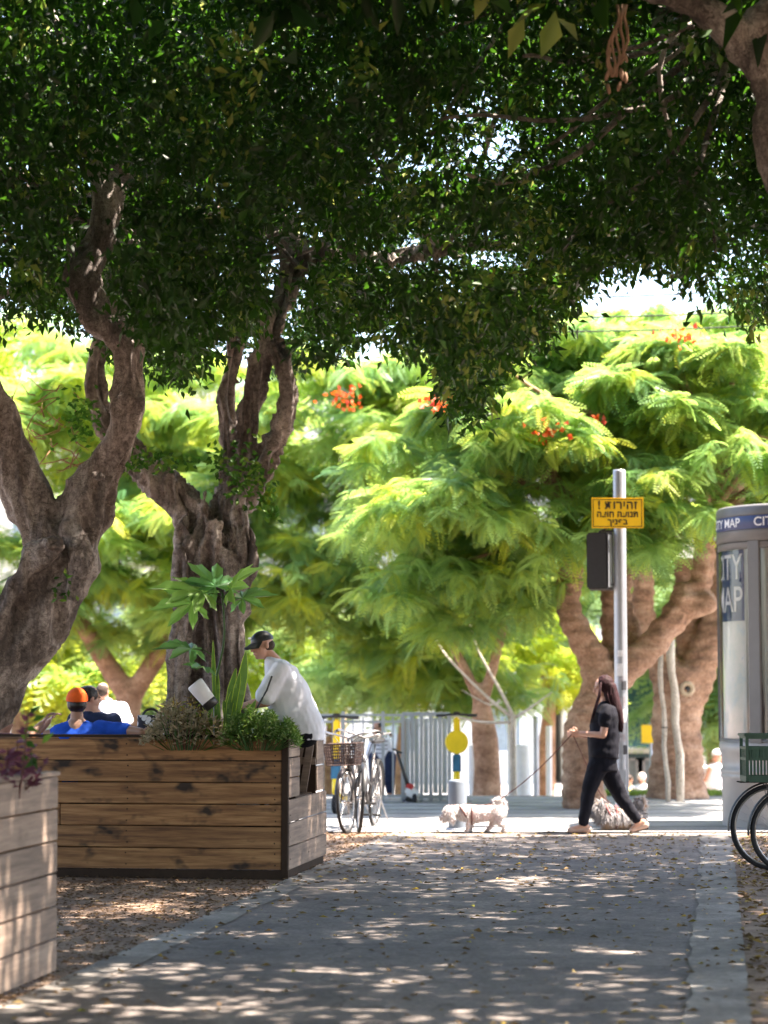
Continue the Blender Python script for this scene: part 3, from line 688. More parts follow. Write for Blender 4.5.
def flowers(tree, px, py, Y, n=26, r=0.12):
    P = np.array(at(px,py,Y))+rng.normal(size=(n,3))*np.array([r,r,r*.5]); 
    link_mesh(leaves_mesh(P, rng.normal(size=(n,3)), rng.normal(size=(n,3)), np.full(n,.09), np.full(n,.07), rng.uniform(0,1,n)), 'flower_cluster', M['petal'], tree)
flowers(tD, 677,336,26.2); flowers(tD, 548,430,25.9); flowers(tD,437,403,26.5,36,.1); flowers(tD,598,418,26.4,10,.05)
# second flame tree, right, with the pruned hole
YE = 30.6
tE = tree_root('flame_tree', at(677,797,YE).x, YE, 'flame tree with a round pruning hole in its thick trunk, left of the map kiosk')
limE = [pxl([(677,800,YE,62),(677,770,YE,52),(677,720,YE,50),(680,690,YE,54),(684,668,YE,50)]),
        pxl([(676,690,YE,40),(660,662,YE,32),(645,630,YE,26),(640,560,YE,20),(620,480,YE,14)]),
        pxl([(688,690,YE,42),(704,655,YE,34),(716,620,YE,30),(722,560,YE,24),(740,480,YE,16)]),
        pxl([(690,680,YE+.2,30),(690,640,YE+.2,26),(684,560,YE+.2,20)])]
limbs_mesh(limE, 'trunk', M['poinciana_bark'], tE, 0.03, ringbump, 2)
mb = MB(); c = at(687,689,YE-.36); mb.tube([c+V3(0.075*math.cos(t),-0.005,0.075*math.sin(t)) for t in np.linspace(0,2*PI,20)[:-1]], 0.035, 8, closed=True)
kn = mb.build('pruning_scar', simple('scar tissue',(0.42,0.32,0.22),0.8), tE, True)
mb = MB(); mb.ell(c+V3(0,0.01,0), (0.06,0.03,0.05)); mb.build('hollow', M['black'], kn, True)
fill_crown(tE, [blob(720,430,YE+1.5,2.6,2.2,1.2),blob(800,520,YE+1,1.5,1.8,1.2),blob(650,520,YE+2,1.4,1.5,1.0)], 900, 1.05, TF, -0.05, 7)
# the rest of the row: (px base, Y, trunk px list, blobs, rosettes, kind of leaf)
def row_tree(label, Y, lims, blobs, n, size=1.0, tb=0.0, mat='poin_leaf', tmpl=TF, zb=0.0, name='flame_tree', bark='poinciana_bark', per=7, group='flame trees on the far side'):
    p = at(lims[0][0][0], lims[0][0][1], Y); t = tree_root(name, p.x, Y, label, zb, group)
    limbs_mesh([pxl([(a,b_,Y,w) for a,b_,w in l]) for l in lims], 'trunk', M[bark], t, 0.05, None, 2, 12)
    fill_crown(t, blobs, n, size, tmpl, tb, per, None, mat); return t
t = row_tree('flame tree with a broad dark trunk just right of the round yellow scooter disc', 34,
    [[(487,815,30),(486,760,27),(484,730,24),(480,690,16)],[(480,700,12),(450,640,10),(410,560,8)],[(484,700,12),(500,640,10),(520,560,8)]],
    [blob(420,560,35,2.4,2,1.3),blob(350,500,35,2.2,2,1.4),blob(480,600,35,1.6,1.5,.8),blob(400,440,36,2.4,2,1.2),blob(340,600,35,1.2,1.2,.7),blob(335,405,35,2.0,1.6,.8),blob(290,470,35.5,1.5,1.4,.8),blob(480,690,35.5,1.1,1.0,.45),blob(440,660,35.5,1.3,1.0,.5)], 3000, 0.95, 0.1)
flowers(t, 343,398,32.4,46,.16)
row_tree('flame tree behind the left ficus, crown crossed by the bending limb of the ficus', 36,
    [[(120,820,34),(125,740,30),(130,690,26)],[(130,700,22),(80,620,18),(20,520,12)],[(130,700,22),(180,620,16),(240,520,12)]],
    [blob(60,470,36,2.8,2,1.5),blob(180,520,36,2.2,2,1.3),blob(270,560,36,1.9,1.6,1.2),blob(20,580,36,1.9,1.6,1.1),blob(130,610,36,1.6,1.5,.8),blob(120,400,37,2.6,2,1.2),blob(0,400,37,2.0,2,1.2)], 2700, 1.0, 0.08)
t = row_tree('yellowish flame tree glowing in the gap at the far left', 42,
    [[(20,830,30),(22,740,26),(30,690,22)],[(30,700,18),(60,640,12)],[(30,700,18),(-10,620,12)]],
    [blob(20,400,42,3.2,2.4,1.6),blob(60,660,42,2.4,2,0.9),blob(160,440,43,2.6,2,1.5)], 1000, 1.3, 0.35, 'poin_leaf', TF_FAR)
row_tree('low yellow green tree behind the seated man in the cap', 54,
    [[(330,830,20),(332,760,17),(335,700,14)]],
    [blob(310,645,54,2.9,2,1.0),blob(360,665,53,2.2,1.6,.8),blob(260,680,54,2.0,1.6,.8)], 520, 1.2, 0.15, 'yellow_leaf', TF_FAR, -1.3, 'street_tree', 'poinciana_bark', 6, 'street trees beyond the square')
row_tree('yellow green tree with a slim brown trunk left of the walking woman', 42,
    [[(544,830,22),(546,760,18),(550,700,14)],[(550,700,10),(530,640,8)]],
    [blob(530,645,42,1.8,1.4,.9),blob(555,680,42,.8,1.0,.45),blob(470,640,42,1.4,1.2,.7)], 460, 0.9, 0.1, 'yellow_leaf', TF_FAR, -1.0, 'street_tree', 'poinciana_bark', 6, 'street trees beyond the square')
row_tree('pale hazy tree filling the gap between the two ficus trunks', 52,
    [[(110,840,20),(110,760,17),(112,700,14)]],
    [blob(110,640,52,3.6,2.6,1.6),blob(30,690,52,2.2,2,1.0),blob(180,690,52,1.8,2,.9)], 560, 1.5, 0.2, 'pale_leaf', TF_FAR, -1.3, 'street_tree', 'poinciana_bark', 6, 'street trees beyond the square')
row_tree('pale green tree behind the fence and the scooters', 50,
    [[(400,840,16),(402,760,14),(405,720,12)]],
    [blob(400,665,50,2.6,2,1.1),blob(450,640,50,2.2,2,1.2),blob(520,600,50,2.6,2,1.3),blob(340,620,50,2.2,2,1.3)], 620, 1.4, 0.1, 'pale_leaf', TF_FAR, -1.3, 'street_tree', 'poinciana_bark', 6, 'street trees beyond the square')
row_tree('bluish green tree behind the trunk with the pruning hole and beside the kiosk', 46,
    [[(715,830,22),(715,760,18),(716,700,16)]],
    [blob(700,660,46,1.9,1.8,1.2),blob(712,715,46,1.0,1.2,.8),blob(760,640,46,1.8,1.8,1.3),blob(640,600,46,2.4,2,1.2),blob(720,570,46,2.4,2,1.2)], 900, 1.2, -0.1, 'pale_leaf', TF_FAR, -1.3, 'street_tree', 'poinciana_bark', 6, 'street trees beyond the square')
row_tree('tall flame tree behind, its crown topping the row at the right', 36,
    [[(860,830,30),(856,740,26),(840,640,22)]],
    [blob(760,400,36,2.6,1.6,1.4),blob(600,380,37,2.6,1.6,1.0),blob(470,410,37,2.2,1.5,1.0)], 800, 1.3, -0.05, 'poin_leaf', TF_FAR)
# thin leaning stakes tied at tree E
for x0,y0,x1,y1,w,lab in ((668,800,660,655,5,'thin pale stake leaning on the trunk with the pruning hole'),(680,772,670,640,8,'thicker pale pole beside the thin stake on the trunk with the hole')):
    t = thing('wooden_stake', V3(at(x0,y0,29.6).x,29.6,0), lab, 'stake')
    mb = MB(); P_ = [at(x0+(x1-x0)*k/8+1.2*math.sin(k*1.7),y0+(y1-y0)*k/8,29.6) for k in range(9)]; P_[0].z = 0.0
    mb.tube(P_, [w/2*29.6/F*(1+.1*math.sin(k*2)) for k in range(9)], 8); mb.build('pole', M['pale_bark'], t, True)
    mb = MB(); mb.tube([P_[4]+V3(math.cos(a)*.04,math.sin(a)*.04,0) for a in np.linspace(0,2*PI,9)[:-1]], .008, 5, closed=True); mb.build('tie', M['black'], t)
# bare pale sapling
ts = thing('bare_sapling', V3(at(513,800,33).x,33,-.1), 'leafless whitish sapling with fanning branches beside a white post', 'tree')
mb = MB()
for l in ([(514,812,8),(513,760,6),(513,715,5)],[(513,718,4),(485,695,3),(450,660,2),(436,640,1)],[(513,716,4),(500,690,3),(478,650,2),(470,625,1)],[(512,722,3),(480,722,2.5),(440,712,1)],[(514,718,3),(530,708,2.5),(552,692,1)],[(500,700,3),(490,705,2),(462,690,1)]):
    P_,R_ = spline(pxl([(a,b_,33,w) for a,b_,w in l]),.1); mb.tube(P_,R_,8)
mb.build('trunk', M['pale_bark'], ts, True)
# ================================================================== WOODEN BOXES
def RZ(a): return Matrix.Rotation(a,3,'Z')
PR = -R(8.55)                                     # heading of everything laid out along the path
def planks(mb, x0, x1, y0, y1, z0, z1, n, gap=0.008, jit=0.003):
    h = (z1-z0)/n
    for i in range(n):
        longx = abs(x1-x0) > abs(y1-y0); a0,a1 = (x0,x1) if longx else (y0,y1)
        cuts = [a0,a1]
        if abs(a1-a0) > 2.2: cuts = [a0, a0+(a1-a0)*random.choice((.33,.52,.45,.6)), a1]
        for u0,u1 in zip(cuts,cuts[1:]):
            c_ = (u0+u1)/2; l_ = abs(u1-u0)-.003; tl = Matrix.Rotation(random.uniform(-.0022,.0022),3,'Y' if longx else 'X')
            j_ = random.uniform(-jit,jit); hh = h-gap-random.uniform(0,.004)
            if longx: mb.box((c_,(y0+y1)/2+j_,z0+h*(i+.5)),(l_,abs(y1-y0),hh),tl,bevel=.004)
            else: mb.box(((x0+x1)/2+j_,c_,z0+h*(i+.5)),(abs(x1-x0),l_,hh),tl,bevel=.004)
CN = gp(288,880)
pb = thing('planter_bench', CN, 'long brown plank planter with bench, dark corner post and notch in its end', 'planter', rz=PR)
L_ = dict(parent=pb, local=True)
H = 1.13
mb = MB()
for i in range(6):
    z = .07+(H-.09)/6*(i+.5)
    for x in (-.11,-1.32,-2.45,-3.6):
        for dz in (-.045,.045): mb.ell((x+random.uniform(-.008,.008),-.002,z+dz),(.006,.003,.006),None,8)
    if i < 3:
        for y in (.09,.9,1.68): mb.ell((.001,y,z-.0),(.003,.006,.006),None,8)
mb.build('screws', M['wood_dark'], **L_)
mb = MB(); planks(mb, -4.6, -0.055, 0.0, 0.03, 0.07, H-0.02, 6); mb.build('front_panel', M['wood_front'], **L_)
mb = MB(); mb.box((-2.3,0.02,0.035),(4.6,0.05,0.07)); mb.box((-.05,0.9,0.035),(0.04,1.7,0.07)); mb.build('base_rail', M['wood_dark'], **L_)
mb = MB(); mb.box((-0.028,0.012,H/2),(0.052,0.05,H), bevel=.005); mb.build('corner_post', M['wood_dark'], **L_)
mb = MB(); mb.box((-2.34,0.03,H+0.002),(4.62,0.08,0.022), bevel=.004); mb.build('top_rim', M['wood_dark'], **L_)
mb = MB(); mb.box((-3.45,0.035,H+0.016),(2.3,0.06,0.008)); mb.build('painted_edge', M['red_trim'], **L_)
mb = MB(); planks(mb, -0.03, 0.0, 0.04, 1.75, 0.07, 0.63, 3); planks(mb, -0.03, 0.0, 0.04, 0.50, 0.638, H-0.01, 3); planks(mb, -0.03, 0.0, 1.26, 1.60, 0.638, H-0.05, 2)
mb.build('side_panel', M['wood_side'], **L_)
mb = MB(); mb.box((-0.22,0.88,0.625),(0.36,0.74,0.02)); mb.box((-0.07,0.88,H-0.05),(0.10,0.76,0.05)); mb.box((-0.40,0.88,0.84),(0.02,.76,.5)); mb.box((-.2,1.27,.84),(.38,.02,.45)); mb.build('notch_frame', M['wood_dark'], **L_)
mb = MB()
for k in range(3):
    mb.box((-0.075-0.085*k,1.20+.004*k,0.85),(0.062,0.02,0.43), Matrix.Rotation(R(9),3,'Y'))
mb.box((-.18,1.215,0.90),(.36,.02,.06))
mb.build('slatted_rest', M['wood_side'], **L_)
mb = MB(); mb.box((-.11,.88,H-.012),(.22,.80,.022),bevel=.004); mb.build('perch_board', M['wood_side'], **L_)
mb = MB(); planks(mb, -4.6, -.05, 0.70, 0.73, 0.07, H-0.02, 6); mb.build('backrest', M['wood_front'], **L_)
mb = MB(); 
for k in range(4): mb.box((-2.4,0.80+0.12*k,0.5),(4.3,0.105,0.035), bevel=.004)
mb.build('seat', M['wood_side'], **L_)
mb = MB(); mb.box((-2.3,0.36,0.98),(4.5,0.66,0.10)); mb.build('soil', M['soil'], **L_)
nb = gp(56,975)
bx = thing('planter_box', nb, 'weathered grey brown plank box cut off by the left edge, nearest to the camera', 'planter', rz=PR)
mb = MB(); planks(mb, -0.03, 0.0, -3.2, -1.30, 0.02, 1.045, 6); planks(mb, -0.03, 0.0, -1.29, 0.0, 0.02, 1.045, 6); mb.build('side_panel', M['wood_side'], bx, local=True)
for ya in (-.03,-3.2): mb = MB(); planks(mb, -1.0, -0.032, ya, ya+.03, 0.02, 1.045, 6); mb.build('end_panel', M['wood_front'], bx, local=True)
mb = MB(); mb.box((-0.035,-1.6,1.058),(0.09,3.22,0.022), bevel=.004); mb.box((-.54,-.035,1.058),(.92,.09,.022), bevel=.004); mb.build('top_rim', M['wood_side'], bx, local=True)
mb = MB(); mb.box((-0.52,-1.6,0.93),(0.94,3.1,0.08)); mb.build('soil', M['soil'], bx, local=True)
# ================================================================== PLANTS
def leaf_set(name, parent, P, ax, nr, L, W, mat, tint=None):
    P = np.array(P,float); n = len(P)
    tint = rng.uniform(0,1,n) if tint is None else tint
    return link_mesh(leaves_mesh(P, np.array(ax,float), np.array(nr,float), np.array(L,float)*np.ones(n), np.array(W,float)*np.ones(n), tint), name, M[mat], parent)
# dark purple plant in the near box
p0 = at(14,778,11.2); pp = thing('purple_plant', V3(p0.x,p0.y,0.97), 'straggly dark purple leaved plant with a few green leaves growing from the nearest box', 'plant')
mb = MB(); P=[];ax=[];nr=[]; tips=[(8,748),(28,712),(34,744),(30,762),(5,765),(44,765),(16,752)]
for tx,ty in tips:
    t = at(tx,ty,11.2+random.uniform(-.15,.15)); b0 = p0+V3(random.uniform(-.05,.05),random.uniform(-.1,.1),-.1)
    P_,R_ = spline([(b0,.006),((b0+t)/2+V3(random.uniform(-.03,.03),0,.0),.005),(t,.003)],.03); mb.tube(P_,R_,5)
    for k in range(9): P.append(P_[int(len(P_)*(.35+.6*k/9))]); ax.append((random.uniform(-1,1),random.uniform(-.5,.5),random.uniform(-.5,.7))); nr.append((random.uniform(-.4,.4),-.8,.4))
for k in range(30): P.append(p0+V3(random.uniform(-.16,.16),random.uniform(-.4,.1),random.uniform(-.05,.12))); ax.append((random.uniform(-1,1),random.uniform(-1,.5),random.uniform(-.2,.8))); nr.append((0,-.5,.8))
mb.build('stem', M['leather'], pp, True); leaf_set('leaves', pp, P, ax, nr, rng.uniform(.04,.08,len(P)), .03, 'purple_leaf')
P=[tuple(at(a,b_,11.15)) for a,b_ in ((28,716),(32,722),(24,728),(36,748),(30,755),(38,760),(20,762),(42,744),(26,742))]
leaf_set('green_leaves', pp, P, [(random.uniform(-1,1),0,random.uniform(-.3,1)) for _ in P], [(0,-.8,.5)]*len(P), .085, .036, 'ficus_leaf')
# papaya: tall stems with big lobed leaves
YP = 17.75
pr = at(208,738,YP); pa = thing('papaya_plant', V3(pr.x,pr.y,1.0), 'young papaya with broad lobed leaves in the long planter before the fluted trunk', 'plant')
def lobed(mb, base, d, n, L, lobes=7):
    """one hand shaped leaf: a mesh fan with pointed, notched lobes"""
    d = Vector(d).normalized(); n = Vector(n).normalized(); s = n.cross(d).normalized(); n = d.cross(s)
    base = Vector(base); ctr = base+d*L*0.12
    rim = []
    for k in range(lobes):
        a = -2.3+4.6*k/(lobes-1); ll = L*(1-.42*abs(a)/2.3)
        for da,f in ((-.38,.46),(-.24,.72),(-.12,.80),(0,1.0),(.12,.80),(.24,.72),(.38,.46)):
            r = ll*f; q = ctr+(d*math.cos(a+da*.9)+s*math.sin(a+da*.9))*r - n*(0.30*r*r/L) + n*random.uniform(-.008,.008) + n*(.02 if abs(da) > .2 else 0)
            rim.append(q)
    vs = [ctr]+rim; mb.add(vs, [(0,i,i+1) for i in range(1,len(rim))])
mb = MB(); ml = MB()
top = at(222,592,YP)
P_,R_ = spline([(pr+V3(0,0,-.1),.012),(at(214,690,YP),.010),(at(224,640,YP),.009),(top,.007)],.05); mb.tube(P_,R_,8)
lv = [((226,600),(172,580),.32,(0,-.45,.8)),((226,600),(205,572),.27,(0,-.6,.8)),((222,605),(150,600),.26,(.1,-.75,.6)),((224,598),(238,578),.24,(.0,-.55,.8)),((226,605),(262,590),.22,(-.1,-.5,.8)),((212,655),(165,640),.24,(0,-.4,.9)),((206,670),(200,664),.16,(0,-.6,.7))]
for (a,b_),(c_,d_),L,nn in lv:
    p = at(a,b_,YP); dy = random.uniform(-.15,.1); q = at(c_,d_,YP+dy); m_ = p+(q-p)*0.35
    mb.tube([p,(p+m_)/2+V3(0,0,.02),m_],[.005,.004,.003],6); lobed(ml, m_, (q-p)+V3(0,-.02,-.02), nn, L*1.3)
mb.build('stem', M['fern_leaf'], pa, True)
me = ml.mesh(); at_ = me.attributes.new('tint','FLOAT','FACE'); at_.data.foreach_set('value', np.repeat(rng.uniform(0,1,len(me.polygons)//48+1),48)[:len(me.polygons)].astype(np.float32))
link_mesh(me, 'leaves', M['papaya_leaf'], pa)
# snake plant: stiff upright blades with yellow rims
sr = at(228,738,17.7); sn = thing('snake_plant', V3(sr.x,sr.y,1.0), 'snake plant with tall stiff yellow edged blades beside the seated man', 'plant')
mg = MB(); my = MB()
def blade(b0, tip, w, nrm):
    P_,_ = spline([(b0,1),((b0+tip)/2+V3(random.uniform(-.03,.03),0,0),1),(tip,1)],.03); n = len(P_)
    side = (tip-b0).normalized().cross(Vector(nrm)).normalized(); nn = side.cross((tip-b0).normalized())
    vs=[];vy=[]
    for i,p in enumerate(P_):
        t = i/(n-1); ww = w*(.55+.9*t)*max(0.02,(1-t**5)) if t < .7 else w*1.15*max(.02,(1-(t-.7)/.3))**.7
        vs += [p-side*ww/2*.8, p+nn*.004, p+side*ww/2*.8]; vy += [p-side*ww/2, p-side*ww/2*.8, p+side*ww/2*.8, p+side*ww/2]
    mg.add(vs,[(3*i+a,3*i+a+1,3*i+a+4,3*i+a+3) for i in range(n-1) for a in (0,1)]); my.add(vy,[(4*i+a,4*i+a+1,4*i+a+5,4*i+a+4) for i in range(n-1) for a in (0,2)])
for bx_,tx,ty,w in ((228,246,652,.075),(224,236,668,.06),(222,217,668,.05),(230,232,690,.06),(234,256,700,.05),(220,208,700,.05),(214,196,712,.04),(226,224,700,.06),(240,262,712,.04),(218,213,640,.03),(232,240,672,.05)):
    blade(at(bx_,745,17.7+random.uniform(-.08,.08)), at(tx,ty,17.7+random.uniform(-.08,.08)), w, (random.uniform(-.5,.5),-1,0))
for mbb,nm,mt,tv in ((mg,'blades','fern_leaf',None),(my,'blade_rims','yellow_leaf',None)):
    me = mbb.mesh(); a_ = me.attributes.new('tint','FLOAT','FACE'); a_.data.foreach_set('value', rng.uniform(.3,.7,len(me.polygons)).astype(np.float32)); link_mesh(me, nm, M[mt], sn, True)
# low bushy greens, two of different look
def bushy(name, px0, px1, ytop, Y, n, L, mat, label, tb=0.0):
    c = at((px0+px1)/2,740,Y); t = thing(name, V3(c.x,c.y,1.02), label, 'plant')
    x0,x1 = at(px0,740,Y).x, at(px1,740,Y).x
    P=[];ax=[]; mb = MB()
    for k in range(n):
        x = random.uniform(x0,x1); u_ = (x-x0)/(x1-x0)*2-1; ht = (at(0,ytop,Y).z-1.04)*(1-abs(u_)**4*.75)*(0.75+.5*noise.noise((x*9,0,Y)))
        y = Y+random.uniform(-.25,.22); z = 1.04+ht*random.random()**.5
        P.append((x,y,z)); ax.append((random.uniform(-1,1),random.uniform(-1,1),random.uniform(-.1,1)))
        if k % 14 == 0: mb.tube([(x*.5+c.x*.5,y,1.02),(x,y,z)],[.003,.002],4)
    nr = rng.normal(size=(n,3))*.6+np.array([0,-.3,.8]); mb.build('stem', M['fern_leaf'] if mat != 'dry_leaf' else M['leather'], t)
    leaf_set('leaves', t, P, ax, nr, L*rng.uniform(.6,1.3,n), L*.3, mat, np.clip(rng.normal(size=n)*.25+.5+tb,0,1)); return t
M['straw_leaf'] = leafmat('straw leaf',[(0,(0.05,0.06,0.02)),(0.5,(0.16,0.14,0.07)),(1,(0.40,0.33,0.22))],.6,.25,(.4,.35,.15),.2)
bushy('fern', 222, 300, 698, 17.75, 3600, .045, 'fern_leaf', 'bushy green ground cover spilling over the planter rim below the white shirt', .1)
bushy('grass_tuft', 145, 228, 702, 17.8, 1700, .06, 'straw_leaf', 'straw and olive coloured tangle of thin stems at the foot of the fluted trunk', .45)
bushy('dry_flowers', 168, 214, 684, 17.85, 260, .05, 'dry_leaf', 'dried pinkish flower heads among the stems under the papaya', .25)
# white cup on its side
c0 = at(203,694,17.6); cu = thing('white_container', c0, 'white plastic tub with a dark base, tilted among the stems left of the snake plant', 'container')
ax_ = V3(.62,0,-.78).normalized(); q = ax_.to_track_quat('Z','Y').to_matrix()
mb = MB(); mb.lathe([(0.0,-.11),(.062,-.11),(.070,-.10),(.066,-.02),(.060,.07)]); v2 = [tuple(c0+q@Vector(p)) for p in mb.v]; mb.v = v2; mb.build('tub', M['white'], cu, True)
mb = MB(); mb.lathe([(.061,.07),(.060,.13),(.0,.135)]); mb.v = [tuple(c0+q@Vector(p)) for p in mb.v]; mb.build('dark_base', M['black'], cu, True)
mb = MB(); mb.tube([c0+q@V3(.05,0,.13), at(214,735,17.6)],.005,6); mb.build('stake', M['metal_grey'], cu)
# ================================================================== PEOPLE
def seg(px, py, Y): return at(px,py,Y)
def hand(S, wrist, palm_dir, side, curl=0.5, scale=1.0, nrm=None):
    """palm, four bent fingers, thumb; side = the thumb side"""
    d = Vector(palm_dir).normalized(); s = Vector(side); s = (s-d*s.dot(d)).normalized(); n = d.cross(s)
    w = Vector(wrist); k = scale
    for o_ in (-.022,-.007,.008,.022): S.capsule(w+d*.01*k+s*o_*.7*k, w+d*.085*k+s*o_*k, .014*k, .0105*k, 8)
    for o_,l in ((-.026,.055),(-.009,.068),(.009,.072),(.026,.064)):
        b0 = w+d*.085*k+s*o_*k; a1 = curl; a2 = curl*2.2
        d1 = d*math.cos(a1)+n*math.sin(a1); d2 = d*math.cos(a2)+n*math.sin(a2)
        S.capsule(b0, b0+d1*l*.55*k, .0095*k, .0085*k, 8); S.capsule(b0+d1*l*.55*k, b0+(d1*.55+d2*.5)*l*k, .0085*k, .007*k, 8)
    t0 = w+d*.03*k+s*.03*k; t1 = t0+(d*.6+s*.7+n*.3).normalized()*.04*k; S.capsule(t0,t1,.011*k,.0095*k,8); S.capsule(t1,t1+(d*.9+n*.5).normalized()*.03*k,.0095*k,.008*k,8)
def headgeo(S, c, fwd, up, k=1.0, neck=None, ear=True):
    f = Vector(fwd).normalized(); u = Vector(up); u = (u-f*u.dot(f)).normalized(); s = f.cross(u)
    rot = Matrix((s,f,u)).transposed()
    g = lambda a,b_,c_: c+(s*a+f*b_+u*c_)*k
    S.ell(g(0,-.012,.028),(.074*k,.094*k,.088*k),rot); S.ell(g(0,.022,-.035),(.060*k,.066*k,.075*k),rot)
    S.ell(g(0,.060,-.082),(.026*k,.024*k,.022*k),rot,10)
    S.capsule(g(0,.083,.012),g(0,.104,-.022),.009*k,.014*k,8); S.ell(g(0,.086,-.052),(.024*k,.010*k,.010*k),rot,8)
    for q_ in (-1,1):
        S.ell(g(.030*q_,.074,.022),(.02*k,.012*k,.008*k),rot,8)
        if ear: S.ell(g(.076*q_,-.008,-.002),(.010*k,.020*k,.032*k),rot,10)
    if neck is not None: S.capsule(g(0,-.022,-.05), neck, .052*k, .060*k)
    return g, rot
def eyes(g, rot, parent, k=1.0):
    for q_ in (-1,1):
        mb = MB(); mb.ell(g(.031*q_,.082,.006),(.012*k,.008*k,.006*k),rot,8); mb.build('eye', M['hair_dark'], parent, True)
        mb = MB(); mb.ell(g(.031*q_,.084,.030),(.020*k,.007*k,.004*k),rot,8); mb.build('eyebrow', M['hair_dark'], parent, True)
def foot(S, heel, toe, w=.042, h=.045):
    heel = Vector(heel); toe = Vector(toe); S.capsule(heel+V3(0,0,h*.2), heel+(toe-heel)*.6, h*.8, h*.72); S.capsule(heel+(toe-heel)*.55, toe, h*.75, h*.5)
wr = lambda p: 0.009*noise.noise((p.x*9+p.z*7,p.y*9,p.z*11-p.x*8))+0.0025*noise.noise((p.x*40,p.y*40,p.z*25))
# ---- man on the planter end
YM = 18.25; hp = at(304,734,YM)
man = thing('person', V3(hp.x,YM,1.10), 'man in white t-shirt and black cap sitting on the planter end, looking down', 'person')
S = MB(); A = lambda a,b_,dy=0: at(a,b_,YM+dy)
fw = V3(-.84,-.50,-.20); g, rot = headgeo(S, A(262,646,-.02), fw, V3(-.12,0,1), 0.98, A(275,662))
S.chain([A(277,668),A(288,690),A(300,715),A(305,730)],[.07,.12,.12,.11])
for dy in (-.17,.17): S.chain([A(283,671,dy*.95),A(266,701,dy*1.12),A(246,706,dy*.8)],[.060,.050,.034]); 
hand(S, A(246,706,-.13), V3(-1,.1,-.1), V3(0,-.3,1), .4); hand(S, A(246,706,.13), V3(-1,-.1,-.1), V3(0,-.3,1), .4)
for dy in (-.09,.10): 
    S.chain([A(304,733,dy),A(258,742,dy*1.2),],[.085,.062]); kq = A(258,742,dy*1.2); S.chain([kq,V3(kq.x+.04,kq.y,.60)],[.056,.040]); 
bd = S.bake('body', M['skin'], man, .007, 3)
eyes(g, rot, bd, .98)
S = MB()
secs=[(276,657.5,.072,.075,-.25),(281,663,.13,.16,-.3),(286,678,.180,.215,-.3),(288,692,.205,.215,-.25),(292,706,.225,.205,-.2),(297,719,.225,.20,-.15),(303,731,.185,.195,0),(306,740,.145,.185,0)]
S.loft([(A(a,b_),V3(w,0,w*t),V3(0,d,0)) for a,b_,w,d,t in secs],24)
for dy in (-.19,.19): S.chain([A(281,671,dy*.9),A(272,684,dy*1.02),A(266,695,dy*1.05)],[.085,.085,.088])
sh = S.bake('t_shirt', M['white_cloth'], man, .010, 3, wr)
S = MB()
for dy in (-.09,.10):
    kq = A(258,742,dy*1.2); S.chain([A(306,735,dy),kq],[.105,.082]); S.chain([kq,V3(kq.x+.04,kq.y,.60)],[.078,.06])
S.bake('trousers', M['black_cloth'], man, .012, 3)
for dy in (-.09,.10):
    kq = A(258,742,dy*1.2); S = MB(); S.capsule((kq.x+.05,kq.y,.565),(kq.x-.14,kq.y,.55),.045,.036); S.bake('shoe', M['white'], man, .01, 2)
# cap: crown and brim
S = MB(); c = A(261,647,-.02); S.ell(g(0,-.014,.050),(.083,.104,.082),rot); S.bake('hair', M['hair_grey'], man, .008, 2) if False else None
cap = MB(); vs=[]
for i in range(9):
    th = PI/2*i/8
    for j in range(28): a = 2*PI*j/28; vs.append(g(.084*math.sin(th)*math.cos(a), -.012+.103*math.sin(th)*math.sin(a), .040+.088*math.cos(th)))
cap.add(vs,[(i*28+j,(i+1)*28+j,(i+1)*28+(j+1)%28,i*28+(j+1)%28) for i in range(8) for j in range(28)])
cp = cap.build('cap', M['black'], man, True)
mb = MB(); mb.v=[]; vs=[]
for i in range(7):
    r = i/6
    for j in range(13):
        a = R(20)+R(140)*j/12; vs.append(g(.078*math.cos(a)*(1+.05*r), -.012+.10*math.sin(a)+.085*r*math.sin(a)**.5, .042-.03*r-.02*abs(math.cos(a))*r+.0))
fs=[(i*13+j,i*13+j+1,(i+1)*13+j+1,(i+1)*13+j) for i in range(6) for j in range(12)]
mb.add(vs,fs); mb.add([v+V3(0,0,-.005) for v in vs],[f[::-1] for f in fs]); mb.build('brim', M['black'], cp, True)
mb = MB(); mb.box(g(.02,.088,.085),(.045,.006,.016), rot); mb.build('badge', M['white_ink'], cp)
S = MB(); S.ell(g(0,-.040,-.004),(.0755,.075,.058),rot); S.bake('hair', M['hair_grey'], man, .008, 2)
mb = MB(); mb.tube([A(272,676,-.27),A(267,690,-.28),A(258,706,-.26),A(256,712,-.24)],[.008,.009,.009,.006],6); mb.build('strap', M['black'], man)
# ---- woman walking
YW = 23.2; hp = at(603,764,YW)
wo = thing('person', V3(at(606,832,YW).x,YW,0), 'woman with long reddish hair in black t-shirt and trousers, walking left with a leash', 'person')
A = lambda a,b_,dy=0: at(a,b_,YW+dy)
S = MB(); g, rot = headgeo(S, A(602.5,687.5), V3(-1,-.15,-.22), V3(0,0,1), .93, A(606,705), False)
S.chain([A(607,706),A(605,722),A(604,742),A(603,758)],[.08,.115,.105,.12])
for dy,el,hn in ((-.19,(603,735),(580,733.5)),(.19,(600,737),(578,735))):
    S.chain([A(608,711,dy*.9),A(*el,dy),A(*hn,dy*.35)],[.05,.038,.026]); hand(S, A(*hn,dy*.35), V3(-1,-dy*.3,.05), V3(0,-.2,1), .75, .95)
S.chain([A(599,764,-.07),A(588,790,-.08),A(584,822,-.06)],[.085,.055,.036]); S.chain([A(606,764,.08),A(619,795,.08),A(637,822,.06)],[.085,.055,.036])
foot(S, A(586,827,-.06), A(570,829.5,-.06)); foot(S, A(643,823,.06), A(632,829,.06))
